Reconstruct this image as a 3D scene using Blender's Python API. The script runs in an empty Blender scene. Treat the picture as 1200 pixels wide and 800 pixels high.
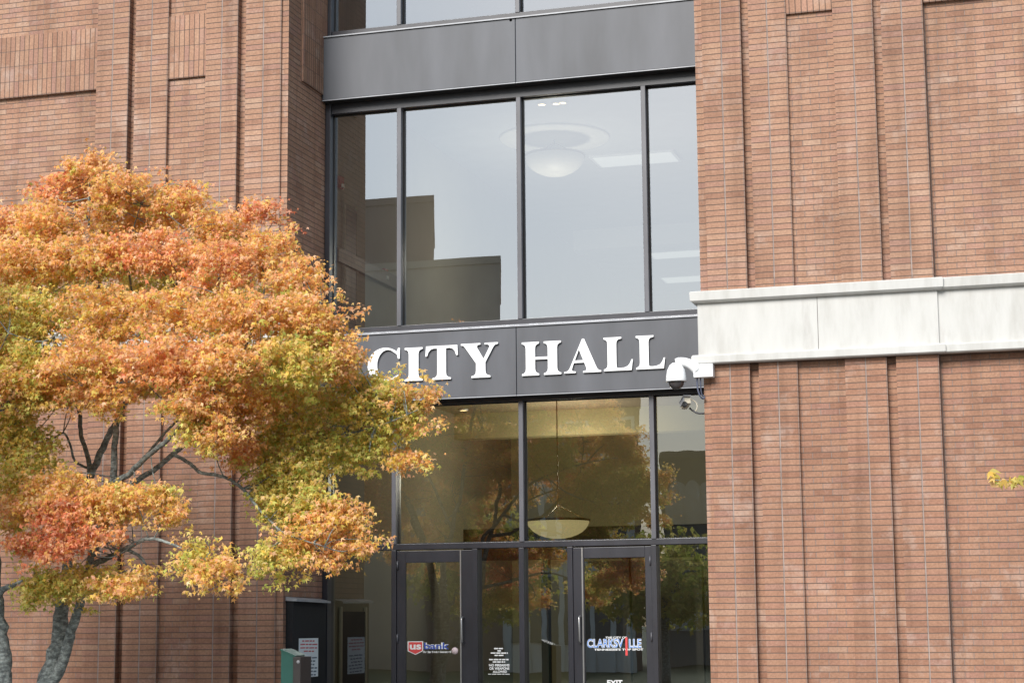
import bpy, bmesh, math, random
import numpy as np
from mathutils import Vector, Matrix
R = math.radians
sc = bpy.context.scene
COL = sc.collection

# ------------------------------------------------------------------ camera
EYE = 1.6
F, PT, YW, RL = 2204.15, R(8.5778), R(16.6442), R(-0.4841)
cp, sp, cy, sy = math.cos(PT), math.sin(PT), math.cos(YW), math.sin(YW)
FW = Vector((-sy*cp, cy*cp, sp)); R0 = Vector((cy, sy, 0)); D0 = Vector((-sy*sp, cy*sp, -cp))
cr, sr = math.cos(RL), math.sin(RL)
RT = R0*cr - D0*sr; DN = R0*sr + D0*cr
def P(px, py, Y):
    """point at depth Y (metres in front of the camera, across the street) seen at a photo pixel"""
    v = FW + RT*((px-600)/F) + DN*((py-400)/F)
    v = v*(Y/v.y)
    return Vector((v.x, v.y, v.z+EYE))
def PX(px, py, X):
    """same, on the plane x = X"""
    v = FW + RT*((px-600)/F) + DN*((py-400)/F)
    v = v*(X/v.x)
    return Vector((v.x, v.y, v.z+EYE))
cam = bpy.data.objects.new('camera', bpy.data.cameras.new('camera')); COL.objects.link(cam)
M = Matrix.Identity(4)
for i, c in enumerate((RT, -DN, -FW)):
    for r in range(3): M[r][i] = c[r]
M[2][3] = EYE
cam.matrix_world = M
cam.data.sensor_width = 36; cam.data.lens = F/1200*36
cam.data.clip_start = .1; cam.data.clip_end = 3000
sc.camera = cam

# ------------------------------------------------------------------ object helpers
def rootloc(o):
    v = Vector((0,0,0))
    while o: v += o.location; o = o.parent
    return v
def link(name, me, parent=None, mats=None):
    o = bpy.data.objects.new(name, me); COL.objects.link(o)
    if parent:
        me.transform(Matrix.Translation(-rootloc(parent))); o.parent = parent
    if mats:
        for m in (mats if isinstance(mats, (list, tuple)) else [mats]): me.materials.append(m)
    return o
def tag(o, label=None, cat=None, group=None, kind=None):
    if label: o['label'] = label
    if cat: o['category'] = cat
    if group: o['group'] = group
    if kind: o['kind'] = kind
    return o
def empty(name, loc, label, cat, group=None):
    o = bpy.data.objects.new(name, None); COL.objects.link(o); o.location = loc
    o.empty_display_size = .1
    return tag(o, label, cat, group)
class MB:
    def __init__(s): s.v=[]; s.f=[]; s.uv=[]; s.mi=[]
    def quad(s, pts, uv=None, mi=0):
        n=len(s.v); s.v += [tuple(p) for p in pts]; s.f.append(tuple(range(n, n+len(pts))))
        if uv is None:
            a=Vector(pts[1])-Vector(pts[0]); b=Vector(pts[2])-Vector(pts[1]); nn=a.cross(b)
            ax=max(range(3), key=lambda i: abs(nn[i]))
            uv=[(p[0],p[2]) if ax==1 else ((p[1],p[2]) if ax==0 else (p[0],p[1])) for p in pts]
        s.uv.append(uv); s.mi.append(mi)
    def box(s, x0,x1,y0,y1,z0,z1, mi=0, skip=''):
        a=(x0,y0,z0);b=(x1,y0,z0);c=(x1,y1,z0);d=(x0,y1,z0);e=(x0,y0,z1);f=(x1,y0,z1);g=(x1,y1,z1);h=(x0,y1,z1)
        if 'f' not in skip: s.quad((a,b,f,e),mi=mi)
        if 'k' not in skip: s.quad((c,d,h,g),mi=mi)
        if 'l' not in skip: s.quad((d,a,e,h),mi=mi)
        if 'r' not in skip: s.quad((b,c,g,f),mi=mi)
        if 't' not in skip: s.quad((e,f,g,h),mi=mi)
        if 'b' not in skip: s.quad((d,c,b,a),mi=mi)
    def build(s, name, mats, parent=None, bevel=0, smooth=False):
        me=bpy.data.meshes.new(name); me.from_pydata(s.v, [], s.f)
        ul=me.uv_layers.new(name='UVMap'); k=0
        for poly,uv in zip(me.polygons, s.uv):
            for li,t in zip(poly.loop_indices, uv): ul.data[li].uv=t
        me.polygons.foreach_set('material_index', s.mi)
        if bevel:
            bm=bmesh.new(); bm.from_mesh(me); bmesh.ops.remove_doubles(bm, verts=bm.verts, dist=1e-5)
            bmesh.ops.bevel(bm, geom=[e for e in bm.edges if e.calc_face_angle(0)>.5], offset=bevel, segments=2, affect='EDGES', profile=.6)
            bm.to_mesh(me); bm.free()
        if smooth: me.polygons.foreach_set('use_smooth',[True]*len(me.polygons))
        me.update()
        return link(name, me, parent, mats)
def boxo(name, b, mat, parent, bevel=0):
    m=MB(); m.box(*b); return m.build(name, mat, parent, bevel)
def lathe(name, prof, centre, mat, parent=None, n=40, axis='Z', rot=None):
    """prof: list of (r, h)"""
    bm=bmesh.new(); rings=[]
    for r,h in prof:
        rings.append([bm.verts.new((r*math.cos(2*math.pi*i/n), r*math.sin(2*math.pi*i/n), h)) for i in range(n)] if r>1e-6 else [bm.verts.new((0,0,h))])
    for a,b in zip(rings, rings[1:]):
        for i in range(n):
            j=(i+1)%n
            if len(a)==1 and len(b)==1: continue
            if len(a)==1: bm.faces.new((a[0],b[j],b[i]))
            elif len(b)==1: bm.faces.new((a[i],a[j],b[0]))
            else: bm.faces.new((a[i],a[j],b[j],b[i]))
    bmesh.ops.recalc_face_normals(bm, faces=bm.faces)
    me=bpy.data.meshes.new(name); bm.to_mesh(me); bm.free()
    if rot is not None: me.transform(rot)
    me.transform(Matrix.Translation(centre))
    me.polygons.foreach_set('use_smooth',[True]*len(me.polygons))
    return link(name, me, parent, mat)
def tube_geo(bm, pts, rad, n=10, cap=True, jit=0, rng=None):
    pts=[Vector(p) for p in pts]; rings=[]
    if not isinstance(rad,(list,tuple)): rad=[rad]*len(pts)
    up=Vector((.13,.31,.94)).normalized()
    for i,p in enumerate(pts):
        t=(pts[min(i+1,len(pts)-1)]-pts[max(i-1,0)]).normalized()
        if abs(t.dot(up))>.95: up=Vector((1,.2,.1)).normalized()
        a=t.cross(up).normalized(); b=t.cross(a).normalized()
        ring=[]
        for k in range(n):
            an=2*math.pi*k/n; rr=rad[i]*(1+(rng.uniform(-jit,jit) if jit else 0))
            ring.append(bm.verts.new(p+(a*math.cos(an)+b*math.sin(an))*rr))
        rings.append(ring)
    for A,B in zip(rings, rings[1:]):
        for k in range(n): bm.faces.new((A[k],A[(k+1)%n],B[(k+1)%n],B[k]))
    if cap:
        bm.faces.new(rings[0][::-1]); bm.faces.new(rings[-1])
def tube(name, pts, rad, mat, parent=None, n=10):
    bm=bmesh.new(); tube_geo(bm, pts, rad, n)
    bmesh.ops.recalc_face_normals(bm, faces=bm.faces)
    me=bpy.data.meshes.new(name); bm.to_mesh(me); bm.free()
    me.polygons.foreach_set('use_smooth',[True]*len(me.polygons))
    return link(name, me, parent, mat)
def smoothpts(pts, k=4):
    """Catmull-Rom through (x,y,z,r) rows"""
    out=[]; n=len(pts)
    for i in range(n-1):
        p0=pts[max(i-1,0)];p1=pts[i];p2=pts[i+1];p3=pts[min(i+2,n-1)]
        for s in range(k):
            t=s/k
            out.append([.5*((2*b)+(-a+c)*t+(2*a-5*b+4*c-d)*t*t+(-a+3*b-3*c+d)*t**3) for a,b,c,d in zip(p0,p1,p2,p3)])
    out.append(list(pts[-1])); return out
def flat_shape(name, loops, M4, extrude, mat, parent=None, bevel=0):
    """closed 2D outlines (holes allowed) -> solid mesh, x right / y up, front faces +z local"""
    cu=bpy.data.curves.new(name,'CURVE'); cu.dimensions='2D'; cu.fill_mode='BOTH'; cu.extrude=extrude/2; cu.bevel_depth=bevel; cu.bevel_resolution=1
    for lp in loops:
        s=cu.splines.new('POLY'); s.points.add(len(lp)-1); s.use_cyclic_u=True
        for q,(x,y) in zip(s.points, lp): q.co=(x,y,0,1)
    return curve_to(name, cu, M4, mat, parent)
def curve_to(name, cu, M4, mat, parent):
    t=bpy.data.objects.new('tmp',cu); COL.objects.link(t)
    dg=bpy.context.evaluated_depsgraph_get(); dg.update()
    me=bpy.data.meshes.new_from_object(t.evaluated_get(dg)); me.name=name
    bpy.data.objects.remove(t)
    me.transform(M4); me.materials.clear()
    for p in me.polygons: p.material_index=0
    return link(name, me, parent, mat)
def text(name, s, M4, width, height, mat, parent, extrude=.001, offset=0, shear=0):
    cu=bpy.data.curves.new(name,'FONT'); cu.body=s; cu.size=1; cu.extrude=0; cu.offset=offset; cu.shear=shear
    t=bpy.data.objects.new('tmp',cu); COL.objects.link(t)
    dg=bpy.context.evaluated_depsgraph_get(); dg.update()
    me=bpy.data.meshes.new_from_object(t.evaluated_get(dg)); bpy.data.objects.remove(t)
    xs=[v.co.x for v in me.vertices]; ys=[v.co.y for v in me.vertices]
    x0,x1,y0,y1=min(xs),max(xs),min(ys),max(ys)
    for v in me.vertices:
        v.co.x=(v.co.x-x0)/(x1-x0)*width; v.co.y=(v.co.y-y0)/(y1-y0)*height
    me.transform(M4); me.name=name; me.materials.clear()
    return link(name, me, parent, mat)
# frame for things standing on the facade: x -> +X, y -> +Z, z -> -Y (towards the street)
def FR(x, y, z): return Matrix(((1,0,0,x),(0,0,-1,y),(0,1,0,z),(0,0,0,1)))
# frame for the side wall that faces +X : x -> +Y, y -> +Z, z -> +X
def FS(x, y, z): return Matrix(((0,0,1,x),(1,0,0,y),(0,1,0,z),(0,0,0,1)))

# ------------------------------------------------------------------ materials
def newmat(name):
    m=bpy.data.materials.new(name); m.use_nodes=True; nt=m.node_tree
    b=nt.nodes['Principled BSDF']; return m,nt,b
def N(nt,t,**k):
    n=nt.nodes.new(t)
    for a,b in k.items(): setattr(n,a,b)
    return n
def ramp(nt, stops, interp='LINEAR'):
    r=N(nt,'ShaderNodeValToRGB'); r.color_ramp.interpolation=interp; e=r.color_ramp.elements
    e[0].position=stops[0][0]; e[0].color=(*stops[0][1],1); e[1].position=stops[-1][0]; e[1].color=(*stops[-1][1],1)
    for p,c in stops[1:-1]:
        x=e.new(p); x.color=(*c,1)
    return r
def plain(name, col, rough=.6, metal=0, var=.12, scale=6, bump=0, spec=.5, stretch=(1,1,1), detail=5):
    m,nt,b=newmat(name)
    tc=N(nt,'ShaderNodeTexCoord'); mp=N(nt,'ShaderNodeMapping'); mp.inputs['Scale'].default_value=stretch
    nt.links.new(tc.outputs['Object'],mp.inputs[0])
    no=N(nt,'ShaderNodeTexNoise'); no.inputs['Scale'].default_value=scale; no.inputs['Detail'].default_value=detail
    nt.links.new(mp.outputs[0],no.inputs['Vector'])
    r=ramp(nt,[(.3,tuple(c*(1-var) for c in col)),(.7,tuple(min(1,c*(1+var)) for c in col))])
    nt.links.new(no.outputs['Fac'],r.inputs[0]); nt.links.new(r.outputs[0],b.inputs['Base Color'])
    b.inputs['Roughness'].default_value=rough; b.inputs['Metallic'].default_value=metal; b.inputs['Specular IOR Level'].default_value=spec
    if bump:
        bp=N(nt,'ShaderNodeBump'); bp.inputs['Strength'].default_value=bump; bp.inputs['Distance'].default_value=.01
        nt.links.new(no.outputs['Fac'],bp.inputs['Height']); nt.links.new(bp.outputs[0],b.inputs['Normal'])
    return m
def emit(name, col, s):
    m,nt,b=newmat(name); b.inputs['Base Color'].default_value=(*[min(1,c)*.5 for c in col],1)
    b.inputs['Emission Color'].default_value=(*col,1); b.inputs['Emission Strength'].default_value=s; return m
BH, BL = .0677, .2032
def brick(name, offset=.5, soldier=False, seed=0, mortar=(.25,.18,.15), tone=(.96,.905,.91)):
    m,nt,b=newmat(name); L=nt.links.new
    uv=N(nt,'ShaderNodeUVMap'); mp=N(nt,'ShaderNodeMapping')
    L(uv.outputs[0],mp.inputs[0])
    if soldier: mp.inputs['Rotation'].default_value=(0,0,math.pi/2)
    wob=N(nt,'ShaderNodeTexNoise'); wob.inputs['Scale'].default_value=2.3; wob.inputs['Detail'].default_value=3
    L(mp.outputs[0],wob.inputs['Vector'])
    wa=N(nt,'ShaderNodeVectorMath',operation='MULTIPLY_ADD'); wa.inputs[1].default_value=(.012,.012,0); 
    L(wob.outputs['Color'],wa.inputs[0]); L(mp.outputs[0],wa.inputs[2])
    def bt(c1,c2,mo,msz=.0048,sm=.25):
        t=N(nt,'ShaderNodeTexBrick'); t.offset=offset; t.offset_frequency=2; t.squash=1
        t.inputs['Scale'].default_value=1; t.inputs['Brick Width'].default_value=BL; t.inputs['Row Height'].default_value=BH
        t.inputs['Mortar Size'].default_value=msz; t.inputs['Mortar Smooth'].default_value=sm
        t.inputs['Color1'].default_value=(*c1,1); t.inputs['Color2'].default_value=(*c2,1); t.inputs['Mortar'].default_value=(*mo,1)
        L(wa.outputs[0],t.inputs['Vector']); return t
    t=bt((0,0,0),(1,1,1),(.5,.5,.5))
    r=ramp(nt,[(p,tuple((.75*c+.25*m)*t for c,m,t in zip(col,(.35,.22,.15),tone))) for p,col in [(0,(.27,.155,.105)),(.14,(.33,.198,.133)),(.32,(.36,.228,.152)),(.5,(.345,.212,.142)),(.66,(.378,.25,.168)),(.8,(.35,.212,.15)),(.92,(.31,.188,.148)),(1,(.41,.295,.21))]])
    L(t.outputs['Color'],r.inputs[0])
    # fine clay mottling
    fn=N(nt,'ShaderNodeTexNoise'); fn.inputs['Scale'].default_value=38; fn.inputs['Detail'].default_value=6; fn.inputs['Roughness'].default_value=.7
    L(uv.outputs[0],fn.inputs['Vector'])
    fr=ramp(nt,[(.27,(.72,.70,.70)),(.73,(1.22,1.22,1.21))]); L(fn.outputs['Fac'],fr.inputs[0])
    mu=N(nt,'ShaderNodeMix',data_type='RGBA',blend_type='MULTIPLY'); mu.inputs[0].default_value=1
    L(r.outputs[0],mu.inputs[6]); L(fr.outputs[0],mu.inputs[7])
    # broad weathering
    wn=N(nt,'ShaderNodeTexNoise'); wn.inputs['Scale'].default_value=.9; wn.inputs['Detail'].default_value=5; wn.inputs['Roughness'].default_value=.62
    L(uv.outputs[0],wn.inputs['Vector'])
    wr=ramp(nt,[(.3,(.78,.76,.76)),(.5,(.98,.97,.97)),(.72,(1.14,1.14,1.16))]); L(wn.outputs['Fac'],wr.inputs[0])
    mu2=N(nt,'ShaderNodeMix',data_type='RGBA',blend_type='MULTIPLY'); mu2.inputs[0].default_value=1
    L(mu.outputs[2],mu2.inputs[6]); L(wr.outputs[0],mu2.inputs[7])
    # rain streaks running down the wall
    st=N(nt,'ShaderNodeTexNoise'); st.inputs['Scale'].default_value=1; st.inputs['Detail'].default_value=6; st.inputs['Roughness'].default_value=.6
    sm=N(nt,'ShaderNodeMapping'); sm.inputs['Scale'].default_value=(5.5,.28,1); L(uv.outputs[0],sm.inputs[0]); L(sm.outputs[0],st.inputs['Vector'])
    srp=ramp(nt,[(.34,(.80,.78,.77)),(.5,(1,1,1)),(.7,(1.07,1.07,1.08))]); L(st.outputs['Fac'],srp.inputs[0])
    mu3=N(nt,'ShaderNodeMix',data_type='RGBA',blend_type='MULTIPLY'); mu3.inputs[0].default_value=1
    L(mu2.outputs[2],mu3.inputs[6]); L(srp.outputs[0],mu3.inputs[7]); mu2=mu3
    # pale salt bloom in streaks
    en=N(nt,'ShaderNodeTexNoise'); en.inputs['Scale'].default_value=1.7; en.inputs['Detail'].default_value=8; en.inputs['Roughness'].default_value=.75
    em=N(nt,'ShaderNodeMapping'); em.inputs['Location'].default_value=(3.3+seed,1.7,0); em.inputs['Scale'].default_value=(1,.8,1)
    L(uv.outputs[0],em.inputs[0]); L(em.outputs[0],en.inputs['Vector'])
    er=ramp(nt,[(.54,(0,0,0)),(.78,(.6,.6,.6))]); L(en.outputs['Fac'],er.inputs[0])
    mx=N(nt,'ShaderNodeMix',data_type='RGBA'); L(er.outputs[0],mx.inputs[0]); L(mu2.outputs[2],mx.inputs[6]); mx.inputs[7].default_value=(.50,.42,.37,1)
    # mortar
    # shade in the raked bed joints painted in: darker than the head joints
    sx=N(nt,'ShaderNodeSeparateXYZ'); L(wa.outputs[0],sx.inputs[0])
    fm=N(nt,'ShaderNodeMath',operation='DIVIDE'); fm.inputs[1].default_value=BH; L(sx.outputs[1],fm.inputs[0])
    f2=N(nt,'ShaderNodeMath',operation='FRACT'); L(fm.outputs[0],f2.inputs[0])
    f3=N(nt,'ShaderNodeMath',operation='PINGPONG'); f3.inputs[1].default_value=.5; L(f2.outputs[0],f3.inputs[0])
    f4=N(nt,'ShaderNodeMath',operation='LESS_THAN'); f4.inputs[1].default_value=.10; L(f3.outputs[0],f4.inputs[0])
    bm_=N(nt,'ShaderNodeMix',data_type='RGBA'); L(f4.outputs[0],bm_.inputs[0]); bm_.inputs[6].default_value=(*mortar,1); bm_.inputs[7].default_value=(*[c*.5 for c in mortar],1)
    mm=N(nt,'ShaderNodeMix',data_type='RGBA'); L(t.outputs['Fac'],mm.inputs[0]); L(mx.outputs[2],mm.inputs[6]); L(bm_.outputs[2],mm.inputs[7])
    L(mm.outputs[2],b.inputs['Base Color']); b.inputs['Roughness'].default_value=.88; b.inputs['Specular IOR Level'].default_value=.25
    hh=N(nt,'ShaderNodeMath',operation='MULTIPLY_ADD'); hh.inputs[1].default_value=-1; L(t.outputs['Fac'],hh.inputs[0])
    h2=N(nt,'ShaderNodeMath',operation='MULTIPLY'); h2.inputs[1].default_value=.3; L(fn.outputs['Fac'],h2.inputs[0]); L(h2.outputs[0],hh.inputs[2])
    bp=N(nt,'ShaderNodeBump'); bp.inputs['Strength'].default_value=1; bp.inputs['Distance'].default_value=.006
    L(hh.outputs[0],bp.inputs['Height']); L(bp.outputs[0],b.inputs['Normal'])
    return m
BR_RUN=brick('brick_running_bond'); BR_STK=brick('brick_stack_bond',offset=0); TL=(.88,.785,.77); BR_RUN_L=brick('brick_running_bond_lower',tone=TL); BR_STK_L=brick('brick_stack_bond_lower',offset=0,tone=TL); BR_SOL=brick('brick_soldier_course',offset=0,soldier=True,mortar=(.22,.15,.12))  # lower storey tint: darker and redder than the brick above
def stone():
    m,nt,b=newmat('limestone'); L=nt.links.new
    tc=N(nt,'ShaderNodeTexCoord')
    a=N(nt,'ShaderNodeTexNoise'); a.inputs['Scale'].default_value=2.2; a.inputs['Detail'].default_value=8; a.inputs['Roughness'].default_value=.65
    mp=N(nt,'ShaderNodeMapping'); mp.inputs['Scale'].default_value=(1.6,1.6,.35); L(tc.outputs['Object'],mp.inputs[0]); L(mp.outputs[0],a.inputs['Vector'])
    r=ramp(nt,[(.28,(.39,.38,.355)),(.5,(.48,.475,.455)),(.75,(.53,.525,.505))]); L(a.outputs['Fac'],r.inputs[0])
    # dark run-off stains
    s=N(nt,'ShaderNodeTexNoise'); s.inputs['Scale'].default_value=1.4; s.inputs['Detail'].default_value=6; s.inputs['Roughness'].default_value=.7
    m2=N(nt,'ShaderNodeMapping'); m2.inputs['Scale'].default_value=(3,3,.5); m2.inputs['Location'].default_value=(4.1,0,2.6); L(tc.outputs['Object'],m2.inputs[0]); L(m2.outputs[0],s.inputs['Vector'])
    sr_=ramp(nt,[(.58,(0,0,0)),(.80,(.7,.7,.7))]); L(s.outputs['Fac'],sr_.inputs[0])
    mx=N(nt,'ShaderNodeMix',data_type='RGBA'); L(sr_.outputs[0],mx.inputs[0]); L(r.outputs[0],mx.inputs[6]); mx.inputs[7].default_value=(.33,.31,.29,1)
    L(mx.outputs[2],b.inputs['Base Color']); b.inputs['Roughness'].default_value=.85
    bp=N(nt,'ShaderNodeBump'); bp.inputs['Strength'].default_value=.4; bp.inputs['Distance'].default_value=.004; L(a.outputs['Fac'],bp.inputs['Height']); L(bp.outputs[0],b.inputs['Normal'])
    return m
STONE=stone()
MET=plain('grey_painted_metal',(.066,.070,.082),rough=.5,var=.26,scale=1.6,bump=.03,stretch=(1.5,1,.35),detail=7)
FRM=plain('dark_bronze_frame',(.024,.024,.031),rough=.35,var=.25,scale=5,stretch=(1,1,.3))
FRL=plain('weathered_frame_face',(.085,.085,.098),rough=.4,var=.25,scale=5,stretch=(1,1,.3))
SILL=plain('pale_metal_flashing',(.30,.31,.335),rough=.35,var=.2,scale=4,stretch=(1,1,1))
BLACK=plain('black_soffit_metal',(.012,.012,.013),rough=.7,var=.3)
WHITE=plain('white_enamel',(.82,.83,.84),rough=.35,var=.03)
WPLAST=plain('white_plastic',(.78,.79,.80),rough=.4,var=.04)
SEAL=plain('grey_joint_sealant',(.25,.205,.185),rough=.9,var=.35,scale=7)
BSEAL=plain('brown_joint_sealant',(.16,.11,.09),rough=.9,var=.3,scale=9)
DSEAL=plain('dark_joint_sealant',(.10,.085,.08),rough=.8,var=.2,scale=9)
CHROME=plain('brushed_aluminium',(.42,.42,.42),rough=.3,metal=.8,var=.1)
def glassmat(name, refl=.36, tint=(.80,.83,.78), wave=.0022, scale=1.5, gt=(.93,.96,1.0)):
    m,nt,b=newmat(name); nt.nodes.remove(b); L=nt.links.new; out=nt.nodes['Material Output']
    tr=N(nt,'ShaderNodeBsdfTransparent'); tr.inputs[0].default_value=(*tint,1)
    gl=N(nt,'ShaderNodeBsdfGlossy'); gl.inputs['Roughness'].default_value=0; gl.inputs[0].default_value=(*gt,1)
    fr=N(nt,'ShaderNodeFresnel'); fr.inputs[0].default_value=1.5
    ad=N(nt,'ShaderNodeMath',operation='ADD'); ad.inputs[1].default_value=refl-.05; ad.use_clamp=True; L(fr.outputs[0],ad.inputs[0])
    no=N(nt,'ShaderNodeTexNoise'); no.inputs['Scale'].default_value=scale; no.inputs['Detail'].default_value=1.5
    tc=N(nt,'ShaderNodeTexCoord'); L(tc.outputs['Object'],no.inputs['Vector'])
    bp=N(nt,'ShaderNodeBump'); bp.inputs['Strength'].default_value=1; bp.inputs['Distance'].default_value=wave
    L(no.outputs['Fac'],bp.inputs['Height']); L(bp.outputs[0],gl.inputs['Normal'])
    mx=N(nt,'ShaderNodeMixShader'); L(ad.outputs[0],mx.inputs[0]); L(tr.outputs[0],mx.inputs[1]); L(gl.outputs[0],mx.inputs[2]); L(mx.outputs[0],out.inputs[0])
    return m
GL_UP=glassmat('coated_glass_upper',.42,wave=.0003,scale=.8); GL_LO=glassmat('coated_glass_lower',.19,wave=.0007,scale=1.8,tint=(.78,.80,.70)); GL_DR=glassmat('door_glass',.22,wave=.0009,scale=1.3,tint=(.72,.75,.68))

# ------------------------------------------------------------------ facade dimensions
WY=22.0                       # window wall
FY=20.635                     # face of the brick pilasters
XL=P(386,140,WY).x            # left reveal
XR=P(818,260,FY).x              # right reveal (hidden side)
zz=lambda px,py,Y: P(px,py,Y).z
xx=lambda px,py,Y: P(px,py,Y).x
ZB0=P(1089,413.3,FY-.1).z; ZB1=P(1091,402,FY-.03).z; ZB2=P(1089,338.5,FY-.1).z; ZB3=P(1089,325,FY-.1).z
ZTOP=11.5
bld=empty('office_building',((XL+XR)/2,21,0),'red brick civic building with ribbed piers, white stone band and dark glazed entrance bay','building')

def pier(side):
    """side=+1 right of the entrance, -1 left"""
    if side>0:
        eu=[815.6,824.6,870.4,879.6,924.4,979.4,1027,1036.6,1086.2]     # edges in the upper storeys, read at y=135
        el=[829.3,838.4,885,895.7,942,998.4,1048.4,1059.5,1110.6]       # and in the lower storey, read at y=665
        XU=[xx(e,135,FY) for e in eu]; XW=[xx(e,665,FY) for e in el]
        X_END=XR+16
    else:
        eu=[336,328.3,324.3,287,277,240,195,157,149.3,112]              # from the corner going left
        XU=[XL]+[xx(e,135,FY) for e in eu[2:]]
        XU=[XL, XL-.085]+[x-.0 for x in [xx(e,135,FY) for e in (287,277.5,240,195.5,157,149.3,112)]]
        XW=list(XU); X_END=XL-16
    pr=tag_part=None
    for (X,z0,z1,upper) in ((XW,0,ZB0+.02,False),(XU,ZB3-.02,ZTOP,True)):
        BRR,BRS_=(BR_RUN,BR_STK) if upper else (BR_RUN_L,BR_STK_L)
        s=side
        def rect(a,b): return (min(a,b),max(a,b))
        # field wall behind everything
        m=MB(); a,b=rect(X[0],X_END)
        GY=FY+.12
        m.quad(((rect(X[8],X_END)[0],GY,z0),(rect(X[8],X_END)[1],GY,z0),(rect(X[8],X_END)[1],GY,z1),(rect(X[8],X_END)[0],GY,z1)))
        # recess panel
        m2=MB(); RY=FY+.055; a,b=rect(X[4],X[5])
        m2.quad(((a,RY,z0),(b,RY,z0),(b,RY,z1),(a,RY,z1)))
        f=m.build('brick_wall',BRR,bld); m2.build('recessed_brick_panel',BRR,bld)
        # reveal side wall beside the glazing
        m=MB(); 
        if s<0: m.quad(((X[0],FY+.03,z0),(X[0],WY+.12,z0),(X[0],WY+.12,z1),(X[0],FY+.03,z1)))
        else:   m.quad(((X[0],WY+.12,z0),(X[0],FY+.03,z0),(X[0],FY+.03,z1),(X[0],WY+.12,z1)))
        m.build('reveal_wall',BRR,bld)
        # corner strip, set back a little
        m=MB(); a,b=rect(X[0],X[1]); m.quad(((a,FY+.03,z0),(b,FY+.03,z0),(b,FY+.03,z1),(a,FY+.03,z1)),uv=[(0.003,z0),(.19,z0),(.19,z1),(.003,z1)])
        m.build('corner_strip',BRS_,bld)
        # grooves
        for i,j in ((2,3),(6,7)):
            m=MB(); a,b=rect(X[i],X[j]); m.quad(((a,FY+.10,z0),(b,FY+.10,z0),(b,FY+.10,z1),(a,FY+.10,z1)),uv=[(.01,z0),(.1,z0),(.1,z1),(.01,z1)]); m.build('groove_back',BRS_,bld)
        # pilasters, stack bonded on a central joint
        for i,j in ((1,2),(3,4),(5,6),(7,8)):
            a,b=rect(X[i],X[j]); c=(a+b)/2; m=MB(); dpt=.14
            uc=BL*round((c)/BL)
            for (u,v) in ((a,c),(c,b)):
                k=BL/(abs(v-u)+.0)
                U0=uc+(u-c)*k; U1=uc+(v-c)*k
                m.quad(((u,FY,z0),(v,FY,z0),(v,FY,z1),(u,FY,z1)),uv=[(U0,z0),(U1,z0),(U1,z1),(U0,z1)])
            m.quad(((a,FY+dpt,z0),(a,FY,z0),(a,FY,z1),(a,FY+dpt,z1)),uv=[(.005,z0),(.11,z0),(.11,z1),(.005,z1)])
            m.quad(((b,FY,z0),(b,FY+dpt,z0),(b,FY+dpt,z1),(b,FY,z1)),uv=[(.005,z0),(.11,z0),(.11,z1),(.005,z1)])
            pl=m.build('pilaster',BRS_,bld)
            boxo('sealant_joint',(c-.0045,c+.0045,FY-.0015,FY+.01,z0,z1),SEAL,pl)
        a=X[8]; 
        boxo('corner_joint',((a,a+.014,GY-.003,GY+.01,z0,z1) if s>0 else (a-.014,a,GY-.003,GY+.01,z0,z1)),BSEAL,f)
        if upper:
            # soldier-course panels
            if s<0: zf=P(111,104,FY+.03).z; zr=P(218,91,FY+.02).z
            else: zf=P(1092,1,FY+.03).z; zr=P(950,14,FY+.02).z
            hh=4*BL
            def panel(a,b,Y0,Y1,zb,zt):
                m=MB(); mi=0
                m.quad(((a,Y0,zb),(b,Y0,zb),(b,Y0,zt),(a,Y0,zt)),uv=[(a,0),(b,0),(b,zt-zb),(a,zt-zb)])
                m.quad(((a,Y1,zb),(b,Y1,zb),(b,Y0,zb),(a,Y0,zb)))
                m.quad(((a,Y0,zt),(b,Y0,zt),(b,Y1,zt),(a,Y1,zt)))
                m.build('soldier_course_panel',BR_SOL,bld)
            a,b=rect(X[4],X[5]); panel(a,b,FY+.02,FY+.06,zr,zr+hh)
            a,b=rect(X[8],X_END); panel(a,b,FY+.065,FY+.13,zf,zf+hh)
            if s<0:
                y0=PX(352.5,95,XL).y; y1=WY-.16
                m=MB(); zs=PX(352.5,95,XL).z
                m.quad(((XL+.03,y0,zs),(XL+.03,y1,zs),(XL+.03,y1,zs+2),(XL+.03,y0,zs+2)),uv=[(y0,0),(y1,0),(y1,2),(y0,2)])
                m.quad(((XL+.03,y0,zs),(XL,y0,zs),(XL,y1,zs),(XL+.03,y1,zs)))
                m.quad(((XL,y0,zs),(XL+.03,y0,zs),(XL+.03,y0,zs+2),(XL,y0,zs+2)))
                m.build('soldier_course_panel',BR_SOL,bld)
    # stone band
    prof=[(0,ZB0-.0),(-.085,ZB0),(-.10,ZB0+.012),(-.10,ZB1-.03),(-.085,ZB1-.012),(-.03,ZB1-.01),(-.03,ZB2-.004),(-.075,ZB2),(-.10,ZB2+.02),(-.105,ZB3-.012),(-.09,ZB3),(.13,ZB3+.015)]
    XA=XU[0]; XE=XU[8]
    # plan path of the band: down the reveal, across the pilasters, step back, along the field
    s=side
    path=[(XA,WY-.13,(-s,0)),(XA,FY,(-s,-1)),(XE,FY,(s,-1)),(XE,FY+.035,(s,-1)),(X_END,FY+.035,(0,-1))]
    m=MB()
    sta=[]
    for (x,y,n) in path:
        sta.append([(x+n[0]*(-o), y+n[1]*(-o) if n[1] else y, z) for o,z in prof])
    # offset o is negative outward; for step corner keep mitre
    for A,B in zip(sta,sta[1:]):
        for k in range(len(prof)-1):
            q=(A[k],B[k],B[k+1],A[k+1]) if s>0 else (B[k],A[k],A[k+1],B[k+1])
            m.quad(q)
    st=m.build('stone_band',STONE,bld)
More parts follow.
